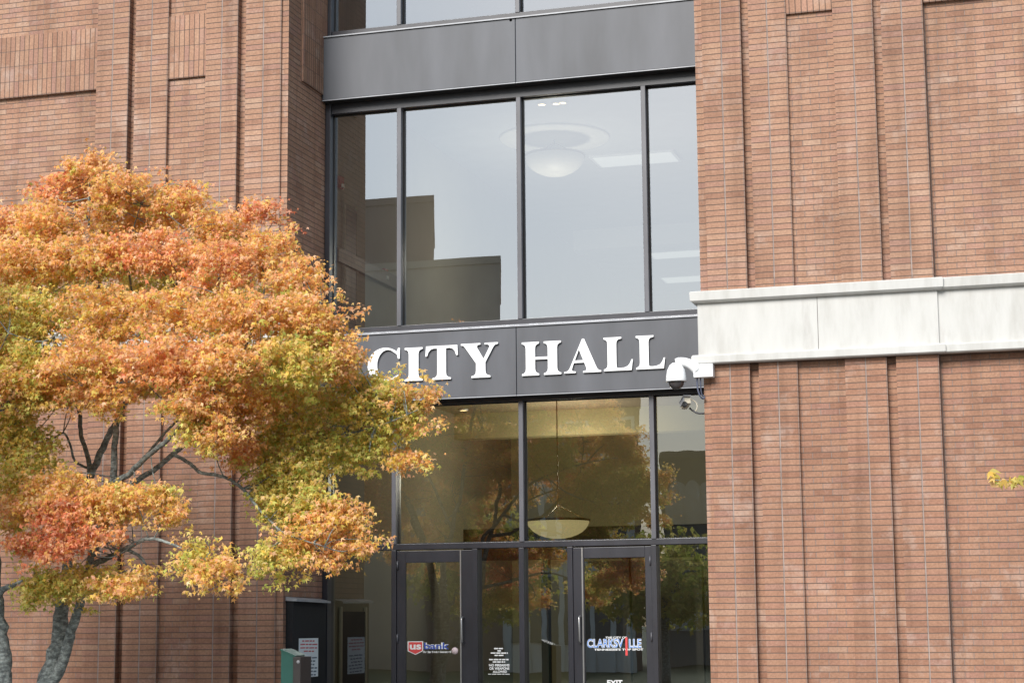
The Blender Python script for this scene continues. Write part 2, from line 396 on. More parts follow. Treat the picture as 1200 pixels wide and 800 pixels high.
    if s>0:
        for px in (958.5,):
            x=xx(px,370,FY)
            boxo('band_joint',(x-.003,x+.003,FY-.0315,FY,ZB1-.01,ZB2-.004),DSEAL,st)
pier(1); pier(-1)
# body of the building behind the piers and above
boxo('side_core_wall',(XR+.35,XR+16,FY+.3,44,0,ZTOP),BR_RUN,bld)
boxo('side_core_wall',(XL-16,XL-.35,FY+.3,44,0,ZTOP),BR_RUN,bld)
m=MB(); m.box(XL-16,XR+16,FY-.15,44,ZTOP,ZTOP+.5); m.build('parapet',STONE,bld)

# ------------------------------------------------------------------ glazing
GY=21.98; MF=21.88
def fascia(pts_top, pts_bot, Yf, name='fascia_panel'):
    zt=P(*pts_top,Yf).z; zb=P(*pts_bot,Yf).z; return zb,zt
F1b,F1t=fascia((605,20.5),(605,96.5),21.72)
F2b,F2t=fascia((609,381.5),(609,462.3),21.72)
for (zb,zt,xs) in ((F1b,F1t,604),(F2b,F2t,605)):
    xj=xx(xs,60 if zb>6 else 420,21.72)
    a=boxo('fascia_panel',(XL+.012,xj-.003,21.72,WY+.1,zb,zt),MET,bld,bevel=.006)
    b=boxo('fascia_panel',(xj+.003,XR-.012,21.72,WY+.1,zb,zt),MET,bld,bevel=.006)
    for (u,v,o) in ((XL+.012,xj-.003,a),(xj+.003,XR-.012,b)):
        m=MB(); m.box(u,v,21.716,21.735,zb-.012,zb-.001); m.build('drip_edge',SILL,o)
    boxo('soffit',(XL+.01,XR-.01,21.76,WY+.3,zb-.012,zb-.004),BLACK,bld)
    # sloping flashing on top
    m=MB(); u,v=XL+.014,XR-.014
    m.quad(((u,21.70,zt+.004),(v,21.70,zt+.004),(v,MF+.02,zt+.052),(u,MF+.02,zt+.052))); m.quad(((u,21.70,zt-.012),(v,21.70,zt-.012),(v,21.70,zt+.004),(u,21.70,zt+.004)))
    m.build('sill_flashing',SILL,bld)
# mounting bolt on the upper panel
p=P(598.5,24,21.72); lathe('bolt',[(0,-.03),(.018,-.03),(.018,.0),(0,.0)],p,SILL,bld,n=12,rot=Matrix.Rotation(R(90),4,'X'))

def storefront(label, zb, zt, mull, glass, zref, head=.09, sill=.05, hidden_r=True):
    """frame with jambs, head, sill and vertical mullions; one pane between each pair"""
    w=tag(bpy.data.objects.new('window',None),None); COL.objects.link(w); w.parent=bld
    fr=MB()
    fr.box(XL+.005,XL+.075,MF-.03,WY+.06,zb,zt); fr.box(XR-.075,XR-.005,MF-.03,WY+.06,zb,zt)
    fr.box(XL+.075,XR-.075,MF+.01,WY+.06,zt-head,zt); fr.box(XL+.075,XR-.075,MF+.01,WY+.06,zb,zb+sill)
    fr.build('frame',FRM,w,bevel=.004)
    edges=[XL+.075]
    for x in mull:
        m=MB(); m.box(x-.028,x+.028,MF,GY-.03,zb+sill,zt-head,mi=0); m.box(x-.022,x+.022,GY-.03,WY+.08,zb+sill,zt-head,mi=1)
        m.build('mullion',[FRL,FRM],w,bevel=.003); edges+= [x-.028,x+.028]
    edges.append(XR-.075)
    for i in range(0,len(edges),2):
        g=MB(); a,b=edges[i],edges[i+1]
        g.quad(((a,GY,zb+sill),(b,GY,zb+sill),(b,GY,zt-head),(a,GY,zt-head))); g.build('glass_pane',glass,w)
        gk=MB()
        gk.box(a,b,GY-.012,GY-.004,zb+sill,zb+sill+.012); gk.box(a,b,GY-.012,GY-.004,zt-head-.012,zt-head); gk.box(a,a+.012,GY-.012,GY-.004,zb+sill,zt-head); gk.box(b-.012,b,GY-.012,GY-.004,zb+sill,zt-head)
        gk.build('gasket',BLACK,w)
    return w
Z_A0=P(608.9,375,GY).z; Z_A1=F1b
storefront('mid',F2t+.03,F1b,[xx(467.4,250,MF),xx(608.3,250,MF),xx(756,250,MF)],GL_UP,0,head=F1b-P(607.8,116.5,GY).z,sill=Z_A0-F2t-.03)
storefront('top',F1t+.03,F1t+3.0,[xx(467.2,10,MF),xx(606,8,MF),xx(750,-5,MF)],GL_UP,0,head=.1,sill=P(605,17.8,GY).z-F1t-.03)
# lower storefront: transom lights over doors
FL=.45                         # entrance floor level
ZTR=P(611,637.5,MF).z          # transom bar centre
mx=[xx(461.3,600,MF),xx(611,600,MF),xx(765.5,600,MF)]
storefront('low',ZTR-.035,F2b,mx,GL_LO,0,head=F2b-P(611,470.6,GY).z,sill=.07)
w=bpy.data.objects.new('window',None); COL.objects.link(w); w.parent=bld
zt=ZTR-.04
m=MB(); m.box(XL+.005,XL+.075,MF-.03,WY+.06,FL,zt); m.box(XR-.075,XR-.005,MF-.03,WY+.06,FL,zt)
mm=[xx(461.3,720,MF), xx(556.5,720,MF), xx(611.3,720,MF), xx(668.5,720,MF), xx(767.3,720,MF)]
for x in mm: m.box(x-.032,x+.032,MF,WY+.08,FL,zt)
m.box(XL+.075,XR-.075,MF+.02,WY+.07,FL,FL+.08)
m.build('frame',FRM,w,bevel=.004)
for a,b in ((XL+.075,mm[0]-.032),(mm[1]+.032,mm[2]-.032),(mm[2]+.032,mm[3]-.032),(mm[4]+.032,XR-.075)):
    g=MB(); g.quad(((a,GY,FL+.08),(b,GY,FL+.08),(b,GY,zt),(a,GY,zt))); g.build('glass_pane',GL_DR,w)
def door(a,b,hinge):
    d=bpy.data.objects.new('door',None); COL.objects.link(d); d.parent=bld; d['label']='glazed entrance door hinged on its '+('left' if hinge<0 else 'right')
    z0,z1=FL+.01,zt-.012; y0,y1=MF+.02,MF+.065
    gx0=xx(474.5,720,MF) if hinge<0 else xx(684.5,720,MF); gx1=xx(538.5,720,MF) if hinge<0 else xx(756.5,720,MF)
    gz1=P(505,658.5,MF).z if hinge<0 else P(720,653,MF).z
    for (p,q,n) in ((a,gx0,'stile'),(gx1,b,'stile')):
        boxo(n,(p,q,y0,y1,z0,z1),FRM,d,bevel=.004)
    boxo('top_rail',(gx0+.0005,gx1-.0005,y0,y1,gz1,z1),FRM,d,bevel=.004)
    boxo('bottom_rail',(gx0+.0005,gx1-.0005,y0,y1,z0,z0+.22),FRM,d,bevel=.004)
    g=MB(); g.quad(((gx0,y0+.02,z0+.22),(gx1,y0+.02,z0+.22),(gx1,y0+.02,gz1),(gx0,y0+.02,gz1))); g.build('glass_pane',GL_DR,d)
    hx=a+.012 if hinge<0 else b-.012
    for zq in (z1-.17,(z0+z1)/2-.03,z0+.2):
        tube('hinge',[(hx,y0-.012,zq-.05),(hx,y0-.012,zq+.05)],.011,FRL,d,n=8)
    ex=gx1+.012 if hinge<0 else gx0-.018
    boxo('edge_strip',(ex-.008,ex+.008,y0-.012,y0-.0005,z0+.02,z1+.03 if False else z1-.0),CHROME,d)
    # pull handle
    px_=ex+.03*(1 if hinge<0 else -1)
    tube('pull_handle',smooth_h(px_,y0,FL+.95),.012,CHROME,d,n=8)
def smooth_h(x,y,z): return [(x,y-.002,z),(x,y-.06,z+.0),(x,y-.07,z+.02),(x,y-.07,z+.28),(x,y-.06,z+.30),(x,y-.002,z+.30)]
door(mm[0]+.034,mm[1]-.034,-1); door(mm[3]+.034,mm[4]-.034,1)
DY=MF+.02   # face of door leaf; glass at DY+.02

# ------------------------------------------------------------------ raised letters
def serif_I(w,st=.30,h=1.0,s=.05):
    """vertical stem with bracketed slab serifs; w total width, st stem width"""
    a=(w-st)/2; b=(w+st)/2; c=.07
    return [(0,0),(w,0),(w,s),(b+.06,s+.02),(b+.012,s+c),(b,s+c+.08),(b,h-s-c-.08),(b+.012,h-s-c),(b+.06,h-s-.02),(w,h-s),(w,h),(0,h),(0,h-s),(a-.06,h-s-.02),(a-.012,h-s-c),(a,h-s-c-.08),(a,s+c+.08),(a-.012,s+c),(a-.06,s+.02),(0,s)]
def L_I(): return [serif_I(.50,.27)],.50
def L_T():
    w=.96; s=(w-.26)/2; e=s+.26
    return [[(s-.14,0),(e+.14,0),(e+.14,.05),(e+.06,.07),(e+.012,.12),(e,.2),(e,.92),(e+.1,.925),(w-.16,.90),(w-.09,.82),(w-.05,.70),(w-.0,.70),(w-.02,1.0),(.02,1.0),(0,.70),(.05,.70),(.09,.82),(.16,.90),(s-.1,.925),(s,.92),(s,.2),(s-.012,.12),(s-.06,.07),(s-.14,.05)]],w
def L_Y():
    return [[(.30,0),(.84,0),(.84,.05),(.76,.07),(.712,.12),(.70,.2),(.70,.44),(.92,.86),(.97,.93),(1.06,.955),(1.06,1),(.68,1),(.68,.955),(.78,.945),(.82,.91),(.81,.86),(.645,.535),(.47,.86),(.46,.91),(.49,.95),(.56,.955),(.56,1),(.0,1),(.0,.955),(.07,.94),(.13,.87),(.43,.42),(.43,.2),(.418,.12),(.37,.07),(.30,.05)]],1.06
def L_H():
    w=1.14; A=serif_I(.50,.27); 
    a0,a1=.115,.385; b0,b1=w-.385,w-.115
    lp=[(0,0),(.5,0),(.5,.05),(a1+.06,.07),(a1+.012,.12),(a1,.2),(a1,.47),(b0,.47),(b0,.2),(b0-.012,.12),(b0-.06,.07),(w-.5,.05),(w-.5,0),(w,0),(w,.05),(b1+.06,.07),(b1+.012,.12),(b1,.2),(b1,.8),(b1+.012,.88),(b1+.06,.93),(w,.95),(w,1),(w-.5,1),(w-.5,.95),(b0-.06,.93),(b0-.012,.88),(b0,.8),(b0,.545),(a1,.545),(a1,.8),(a1+.012,.88),(a1+.06,.93),(.5,.95),(.5,1),(0,1),(0,.95),(a0-.06,.93),(a0-.012,.88),(a0,.8),(a0,.2),(a0-.012,.12),(a0-.06,.07),(0,.05)]
    return [lp],w
def L_A():
    o=[(0,0),(.34,0),(.34,.045),(.25,.06),(.225,.10),(.235,.14),(.29,.30),(.60,.30),(.66,.14),(.665,.09),(.64,.06),(.56,.045),(.56,0),(1.10,0),(1.10,.045),(1.03,.06),(.97,.13),(.60,1.02),(.545,1.02),(.17,.16),(.12,.08),(.07,.055),(0,.045)]
    h=[(.318,.375),(.445,.70),(.57,.375)]
    return [o,h],1.10
def L_L():
    s=.115; e=.385; w=.88
    return [[(0,0),(.84,0),(w,.32),(.84,.32),(.80,.22),(.73,.13),(.62,.085),(.50,.075),(.42,.08),(.39,.11),(e,.18),(e,.8),(e+.012,.88),(e+.06,.93),(.54,.95),(.54,1),(0,1),(0,.95),(s-.06,.93),(s-.012,.88),(s,.8),(s,.2),(s-.012,.12),(s-.06,.07),(0,.05)]],w
def L_C():
    o=[];cx,cy_,rx,ry=.50,.5,.50,.525
    for k in range(0,37):
        a=R(48+ (312-48)*k/36); o.append((cx+rx*math.cos(a),cy_+ry*math.sin(a)))
    lp=list(o)
    # lower terminal tapers to a point, then inner curve back up
    lp[-1]=(cx+.44,cy_-.29); lp.append((cx+.40,cy_-.30))
    for k in range(0,31):
        a=R(300-(300-62)*k/30); lp.append((cx+.075+.30*math.cos(a),cy_+.455*math.sin(a)))
    lp+=[(cx+.34,cy_+.30),(cx+.37,cy_+.17),(cx+.42,cy_+.17),(cx+.42,cy_+.50),(cx+.375,cy_+.50)]
    return [lp],.94
sg=empty('sign_lettering',P(605,447,21.72),'raised white serif capital letters reading CITY HALL on the dark fascia above the entrance','sign')
LY=21.72-.02
lets=[(L_C,431,469.5,408.5,447.0),(L_I,474.5,495.5,407.3,446.3),(L_T,498.8,537,405.0,444.6),(L_Y,540.5,584,402.0,442.4),
      (L_H,612,658,400.2,439.4),(L_A,661.5,704.8,397.6,436.6),(L_L,708,742,394.9,434.2),(L_L,745.8,779.8,392.9,432.2)]
for fn,x0,x1,yt,yb in lets:
    loops,w=fn(); a=P(x0,yb,LY); b=P(x1,yb,LY); t=P((x0+x1)/2,yt,LY)
    zb=P((x0+x1)/2,yb,LY).z; W=b.x-a.x; H=t.z-zb
    loops=[[(x/w*W,y*H) for x,y in lp] for lp in loops]
    flat_shape('letter',loops,FR(a.x,LY-.0,zb),.022,WHITE,sg,bevel=.0)
    
# ------------------------------------------------------------------ cameras on the right pier
BX=XR   # reveal edge on right pier
dc=empty('dome_camera',P(800,441,20.9),'white dome security camera on a curved arm at the corner of the right pier','security camera')
CY=20.62
c=P(792.5,442,CY)
s=CY/F
bx=P(827,436,CY)
boxo('mounting_box',(P(815,436,CY).x,P(837.5,436,CY).x,CY-.12,CY-.004,P(826,443,CY).z,P(826,428,CY).z),WPLAST,dc,bevel=.006)
ap=[P(818,434,CY-.07),P(812,428.5,CY-.08),P(805,425,CY-.09),P(798,423.5,CY-.1),P(793,425,CY-.1)]
ar=smoothpts([(*q,r) for q,r in zip(ap,(.062,.058,.052,.048,.05))],3)
tube('arm',[q[:3] for q in ar],[q[3] for q in ar],WPLAST,dc,n=14)
cc=P(792.5,446,CY-.1); 
hw=P(804.5,444,CY-.1).x-P(780.5,444,CY-.1).x
rr=hw/2
lathe('housing',[(0,.205),(.04,.20),(rr*.62,.175),(rr*.86,.12),(rr*.97,.05),(rr,0),(rr*.98,-.012),(rr*.8,-.012),(rr*.8,0),(0,.0)],cc,WPLAST,dc)
DOMEM,nt_,b_=newmat('smoked_dome'); b_.inputs['Base Color'].default_value=(.05,.045,.045,1); b_.inputs['Roughness'].default_value=.08; b_.inputs['Coat Weight'].default_value=.6
lathe('dome_cover',[(rr*.74,-.010),(rr*.73,-.035),(rr*.62,-.065),(rr*.4,-.088),(rr*.15,-.098),(0,-.1)],cc,DOMEM,dc)
tube('lens_unit',[cc+Vector((-.01,0,-.02)),cc+Vector((-.03,-.03,-.06))],.03,BLACK,dc)
q=[P(817,443,CY-.06),P(817,449,CY-.06),P(818,457,CY-.06),P(820.5,464,CY-.05),P(823.5,467,CY-.02),P(826,465,CY+.0)]
qq=smoothpts([(*v,.009) for v in q],4); DK=plain('dark_cable',(.07,.08,.12),rough=.5)
tube('cable',[v[:3] for v in qq],.010,DK,dc,n=8)
q=[P(821,443,CY-.05),P(821,450,CY-.05),P(821.8,459,CY-.03),P(823.4,464,CY-.01),P(825,463,CY)]
qq=smoothpts([(*v,.009) for v in q],4)
tube('cable',[v[:3] for v in qq],.008,DK,dc,n=8)
bc=empty('bullet_camera',P(806,474,20.7),'small hooded bullet camera on a thin bracket just under the white dome camera','security camera')
CY2=20.75; BEI=plain('cream_plastic',(.55,.50,.40),rough=.5); GRYP=plain('camera_grey',(.35,.35,.36),rough=.45)
o=P(803,472,CY2); u=CY2/F
# body points left-down, hood above
def obox(name,ctr,dims,rotz,rotx,mat,parent,bevel=.004):
    m=MB(); a,b,c_=dims; m.box(-a/2,a/2,-b/2,b/2,-c_/2,c_/2)
    ob=m.build(name,mat,None,bevel)
    ob.data.transform(Matrix.Translation(ctr-rootloc(parent))@Matrix.Rotation(rotz,4,'Z')@Matrix.Rotation(rotx,4,'X')); ob.parent=parent; return ob
obox('body',P(803.5,472.5,CY2),(.072,.17,.07),R(28),R(-18),BEI,bc)
obox('hood',P(802.6,467.6,CY2-.01),(.088,.2,.010),R(28),R(-18),GRYP,bc,.002)
obox('hood_side',P(799.2,471,CY2-.03),(.007,.16,.05),R(28),R(-18),GRYP,bc,.001)
lathe('lens',[(0,-.03),(.03,-.03),(.031,.0),(.024,.004),(.02,-.002),(0,-.002)],P(802.6,473,CY2-.105),BLACK,bc,n=20,rot=Matrix.Rotation(R(28),4,'Z')@Matrix.Rotation(R(72),4,'X'))
q=[P(808,478,CY2+.04),P(812,481,CY2+.04),P(818,484,CY2+.03),P(826,484,CY2+.02)]
qq=smoothpts([(*v,.009) for v in q],4)
tube('bracket',[v[:3] for v in qq],.011,FRM,bc,n=8)
q=[P(806,465,CY2+.05),P(811,468,CY2+.06),P(816,472,CY2+.06),P(817,477,CY2+.04),P(815,482,CY2+.04)]
qq=smoothpts([(*v,.009) for v in q],4)
tube('cable',[v[:3] for v in qq],.008,BEI,bc,n=8)

# ------------------------------------------------------------------ stickers and notices
RED=plain('red_vinyl',(.62,.06,.06),.5,var=.05); BLUE=plain('blue_vinyl',(.03,.07,.36),.5,var=.05); LBLUE=plain('sky_blue_vinyl',(.07,.22,.62),.5,var=.05); WV=plain('white_vinyl',(.75,.76,.76),.5,var=.04)
VY=DY+.02-.003
def dtext(parent,s,x0,x1,yt,yb,mat,Y=VY,off=0,shear=0,name='lettering'):
    a=P(x0,yb,Y); b=P(x1,yb,Y); t=P(x0,yt,Y)
    text(name,s,FR(a.x,Y,a.z),b.x-a.x,t.z-a.z,mat,parent,offset=off,shear=shear)
ds=empty('door_sticker',P(508,765,VY),'red shield and blue bank lettering sticker on the left entrance door glass','sticker')
a=P(478.5,766,VY); b=P(495,751.5,VY); W=b.x-a.x; H=b.z-a.z
def shield(s): return [(W*.5+(x-.5)*W*s, H*.5+(y-.5)*H*s) for x,y in ((0,1),(1,1),(1,.28),(.5,0),(0,.28))]
flat_shape('shield_border',[shield(1.1)],FR(a.x,VY+.0012,a.z),.001,WV,ds)
flat_shape('shield',[shield(.97)],FR(a.x,VY,a.z),.001,RED,ds)
dtext(ds,'us',480.2,493.6,754.6,760.6,WV,Y=VY-.0015,off=.03)
dtext(ds,'bank',497,526.4,752.4,760.2,WV,Y=VY+.0004,off=.07,name='lettering_outline')
dtext(ds,'bank',497,526.4,752.6,760.2,BLUE,Y=VY-.001,off=.02)
dtext(ds,'Five Star Service Guaranteed',496,528.5,762,764.6,WV,off=.03)
lathe('badge',[(0,-.001),(.042,-.001),(.042,.001),(0,.001)],P(533,762,VY),plain('pink_white_vinyl',(.62,.5,.52),.5,var=.2,scale=40),ds,n=24,rot=Matrix.Rotation(R(90),4,'X'))
ds=empty('door_sticker',P(720,754,VY),'blue and red city name sticker with white tagline on the right entrance door glass','sticker')
dtext(ds,'THE CITY OF',709.5,734.5,745.4,747.8,WV,off=.03)
dtext(ds,'CLARKSV',688,730.8,748,758.6,WV,Y=VY+.0004,off=.05,name='lettering_outline')
dtext(ds,'LLE',737,751.8,748,758.6,WV,Y=VY+.0004,off=.05,name='lettering_outline')
dtext(ds,'CLARKSV',688.3,730.4,748.3,758.3,LBLUE,Y=VY-.0006,off=.0)
dtext(ds,'LLE',737.4,751.4,748.3,758.3,LBLUE,Y=VY-.0006,off=.0)
dtext(ds,'I',733,735.6,746.2,767.5,RED,Y=VY-.001,off=.0)
dtext(ds,"TENNESSEE'S TOP SPOT",696.5,754,759.4,761.8,WV,off=.03)
ds=empty('door_sticker',P(720,797,VY),'small white EXIT lettering low on the right entrance door glass','sticker')
dtext(ds,'EXIT',711.5,729.5,796.2,802.5,WV,off=.04)
GV=GY-.003
rngb=random.Random(5)
def bars(parent,x0,x1,y,h,mat,Y=None,Xp=None):
    """a line of print too small to read: word-length strokes"""
    m=MB(); x=x0
    while x<x1-1:
        wlen=min(rngb.uniform(2.2,6),x1-x)
        if Xp is None:
            a=P(x,y+h/2,Y); b=P(x+wlen,y-h/2,Y); m.quad(((a.x,Y,a.z),(b.x,Y,a.z),(b.x,Y,b.z),(a.x,Y,b.z)))
        else:
            a=PX(x,y+h/2,Xp); b=PX(x+wlen,y-h/2,Xp); m.quad(((Xp,a.y,a.z),(Xp,b.y,a.z),(Xp,b.y,b.z),(Xp,a.y,b.z)))
        x+=wlen+.8
    return m.build('print_line',mat,parent)
ds=empty('window_notice',P(586,775,GV),'white printed no firearms or weapons notice on the sidelight between the doors','sticker')
for x0,x1,y in ((579,591,759.3),(583,587,762),(575,595,764.6),(579.5,590,767.3)): bars(ds,x0,x1,y,1.5,WV,Y=GV)
bars(ds,573,596,772.2,1.6,WV,Y=GV); bars(ds,577.5,592,775,1.6,WV,Y=GV)
dtext(ds,'NO FIREARMS',573,597,777.4,780.4,WV,Y=GV,off=.04); dtext(ds,'OR WEAPONS',573.5,597,781.2,784.2,WV,Y=GV,off=.04); dtext(ds,'ALLOWED',577.5,594,785,787.8,WV,Y=GV,off=.04)
bars(ds,572,598,789.3,.8,WV,Y=GV)

# ------------------------------------------------------------------ cabinet on the left reveal, with notice
CX=XL+.10
y0=PX(343.5,760,CX).y; y1=PX(382,760,CX).y; zc=PX(344,703.5,CX).z
cab=empty('metal_cabinet',(XL,(y0+y1)/2,FL),'tall dark metal cabinet with a sloping cap against the left brick reveal','cabinet')
DCAB=plain('charcoal_cabinet_paint',(.022,.023,.026),.75,var=.15,scale=3,spec=.15)
boxo('body',(XL+.003,CX,y0,y1,.3,zc),DCAB,cab,bevel=.006)
m=MB(); 
for (a_,b_) in ((0,0),): 
    m.quad(((XL+.004,y0-.02,zc+.05),(XL+.004,y1+.02,zc+.035),(CX+.05,y1+.02,zc+.005),(CX+.05,y0-.02,zc+.02))[::-1])
    m.quad(((CX+.05,y0-.02,zc-.006),(CX+.05,y1+.02,zc-.02),(CX+.05,y1+.02,zc+.005),(CX+.05,y0-.02,zc+.02)))
    m.quad(((XL+.004,y0-.02,zc+.001),(CX+.05,y0-.02,zc-.006),(CX+.05,y0-.02,zc+.02),(XL+.004,y0-.02,zc+.05)))
m.build('cap',SILL,cab)
NX=CX+.004
a=PX(350,793.5,NX); b=PX(373,747,NX)
nt2=empty('paper_notice',(NX,(a.y+b.y)/2,a.z),'white notice with red and grey print fixed on the dark cabinet','notice')
boxo('sheet',(CX+.001,NX,a.y,b.y,a.z,b.z),plain('notice_white',(.72,.78,.82),.6,var=.03),nt2)
RP=plain('red_print',(.55,.12,.14),.6); GP=plain('grey_print',(.10,.14,.2),.6)
for k,(x0,x1) in enumerate(((354,370),(352,372),(352,371.5),(356,368))): bars(nt2,x0,x1,750.5+k*4.0,1.7,RP,Xp=NX+.001)
for k in range(6): bars(nt2,353.5+(k%2),371.5-(k%3)*.7,770+k*4.0,1.9,GP,Xp=NX+.001)

# green drop box standing in front
gb=empty('drop_box',P(341,800,17.2)*1,'green metal drop box with slanted top and dark lock side near the cabinet','drop box')
gb.location.z=0
GRN=plain('green_enamel',(.015,.085,.07),.4,var=.12,scale=5); DGB=plain('dark_brown_steel',(.03,.026,.026),.5)
BY=17.2; x0=P(329.3,780,BY).x; x1=P(344.5,780,BY).x; x2=P(353.5,780,BY).x
zl=P(330,760.5,BY).z; zr=P(352,769,BY).z
m=MB()
A=[(x0,BY,.12),(x1,BY-.02,.12),(x1,BY-.02,zl-.0),(x0,BY,zl+.0)]
m.quad(((x0,BY,.12),(x1,BY,.12),(x1,BY,zr+.01),(x0,BY,zl)))
m.quad(((x0,BY+.26,.12),(x0,BY,.12),(x0,BY,zl),(x0,BY+.26,zl)))
m.quad(((x1,BY,.12),(x1,BY+.26,.12),(x1,BY+.26,zr+.01),(x1,BY,zr+.01)))
m.quad(((x1,BY+.26,.12),(x0,BY+.26,.12),(x0,BY+.26,zl),(x1,BY+.26,zr+.01)))
m.quad(((x0-.004,BY-.012,zl+.006),(x1+.02,BY-.012,zr+.012),(x1+.02,BY+.27,zr+.012),(x0-.004,BY+.27,zl+.006)))
m.quad(((x0-.004,BY-.012,zl-.010),(x1+.02,BY-.012,zr-.004),(x1+.02,BY-.012,zr+.012),(x0-.004,BY-.012,zl+.006)))
m.build('body',GRN,gb)
boxo('side_plate',(x1+.002,x2,BY-.03,BY+.24,.05,zr),DGB,gb,bevel=.004)
p=P(349.5,775,BY-.03); lathe('lock',[(0,-.006),(.016,-.006),(.018,.0),(0,.0)],p+Vector((0,-.001,0)),SILL,gb,n=16,rot=Matrix.Rotation(R(90),4,'X'))
boxo('foot_plate',(x0-.05,x2+.05,BY-.06,BY+.3,.02,.05),DGB,gb)

# ------------------------------------------------------------------ interiors
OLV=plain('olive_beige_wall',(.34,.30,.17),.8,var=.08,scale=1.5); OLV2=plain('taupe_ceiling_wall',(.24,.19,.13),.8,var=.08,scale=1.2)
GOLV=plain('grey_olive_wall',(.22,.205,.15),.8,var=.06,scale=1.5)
BEIGE=plain('beige_plaster',(.44,.41,.34),.8,var=.06,scale=1.5); CEIL=plain('ceiling_tile',(.45,.46,.45),.9,var=.05,scale=3)
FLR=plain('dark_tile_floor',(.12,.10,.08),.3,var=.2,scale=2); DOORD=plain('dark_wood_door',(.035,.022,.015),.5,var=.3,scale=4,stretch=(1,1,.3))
TRIM=plain('brown_trim',(.10,.055,.035),.5,var=.2)
IX0,IX1=XL+.02,XR-.02
def interior(z0,z1,yb,wall,ceil,floor,back):
    m=MB(); y0=WY+.12
    X1=IX1+5
    m.quad(((IX0,y0,z0),(IX0,yb,z0),(IX0,yb,z1),(IX0,y0,z1))); m.build('interior_side_wall',wall,bld)
    m=MB(); m.quad(((X1,yb,z0),(X1,y0+.2,z0),(X1,y0+.2,z1),(X1,yb,z1))); m.build('interior_side_wall',wall,bld)
    m=MB(); m.quad(((IX1+.02,y0,z0),(X1,y0,z0),(X1,y0,z1),(IX1+.02,y0,z1))); m.build('interior_side_wall',wall,bld)
    m=MB(); m.quad(((IX0,y0,z1),(X1,y0,z1),(X1,yb,z1),(IX0,yb,z1))[::-1]); m.build('ceiling',ceil,bld)
    m=MB(); m.quad(((IX0,y0,z0),(X1,y0,z0),(X1,yb,z0),(IX0,yb,z0))); m.build('interior_floor',floor,bld)
    m=MB(); m.quad(((IX0,yb,z0),(X1,yb,z0),(X1,yb,z1),(IX0,yb,z1))); m.build('interior_back_wall',back,bld)
ZC2=1.6+7.15
interior(F2t+.0,ZC2,40,BEIGE,CEIL,FLR,BEIGE)                 # upper floor
interior(F1t+.02,F1t+3.3,34,BEIGE,CEIL,FLR,BEIGE)              # floor above
ZC1=4.78
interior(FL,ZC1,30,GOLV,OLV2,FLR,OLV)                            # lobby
boxo('interior_beam',(IX0+.001,IX1+4.9,27,27.3,ZC1-.38,ZC1-.001),OLV,bld)
zb_=P(560,620,26).z
boxo('vestibule_header',(IX0+.5,IX1+3,25.9,26.1,zb_-.45,zb_),DOORD,bld)
for px in (470,556,640,735,820):
    x=P(px,700,26).x; boxo('vestibule_post',(x-.05,x+.05,25.92,26.08,FL,zb_-.45),DOORD,bld)
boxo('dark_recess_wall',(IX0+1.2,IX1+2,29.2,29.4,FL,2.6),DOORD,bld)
boxo('upper_beam',(IX0+.6,IX1+4,32,32.4,P(700,292,32).z,P(700,268,32).z),CEIL,bld)
# doors on the interior side wall
def idoor(xa,xb,ya,z0):
    a=PX(xa,ya,IX0+.01); b=PX(xb,ya,IX0+.01)
    o=boxo('interior_door',(IX0+.002,IX0+.02,a.y,b.y,z0,a.z),DOORD,bld)
    boxo('door_trim',(IX0+.002,IX0+.03,a.y-.06,a.y-.001,z0,a.z+.06),BEIGE,o); boxo('door_trim',(IX0+.002,IX0+.03,b.y+.001,b.y+.06,z0,a.z+.06),BEIGE,o)
idoor(404,417,240,F2t); idoor(400,427,716,FL)
boxo('wall_rail',(IX0+.002,IX0+.06,WY+.15,24.6,PX(400,302,IX0).z-.09,PX(400,302,IX0).z+.09),TRIM,bld)
# fire alarms
AR=plain('alarm_red',(.45,.02,.02),.4)
for (px,py,lab) in ((399.5,214,'small red fire alarm on the inside wall at far left of the upper window'),(451.5,322,'red fire alarm box on the inside wall behind the second upper pane')):
    c_=PX(px,py,IX0+.03)
    fa=empty('fire_alarm',c_,lab,'fire alarm')
    boxo('housing',(IX0+.004,IX0+.05,c_.y-.07,c_.y+.07,c_.z-.08,c_.z+.08),AR,fa,bevel=.005)
    boxo('strobe',(IX0+.052,IX0+.07,c_.y-.04,c_.y+.04,c_.z-.07,c_.z-.02),WPLAST,fa,bevel=.004)
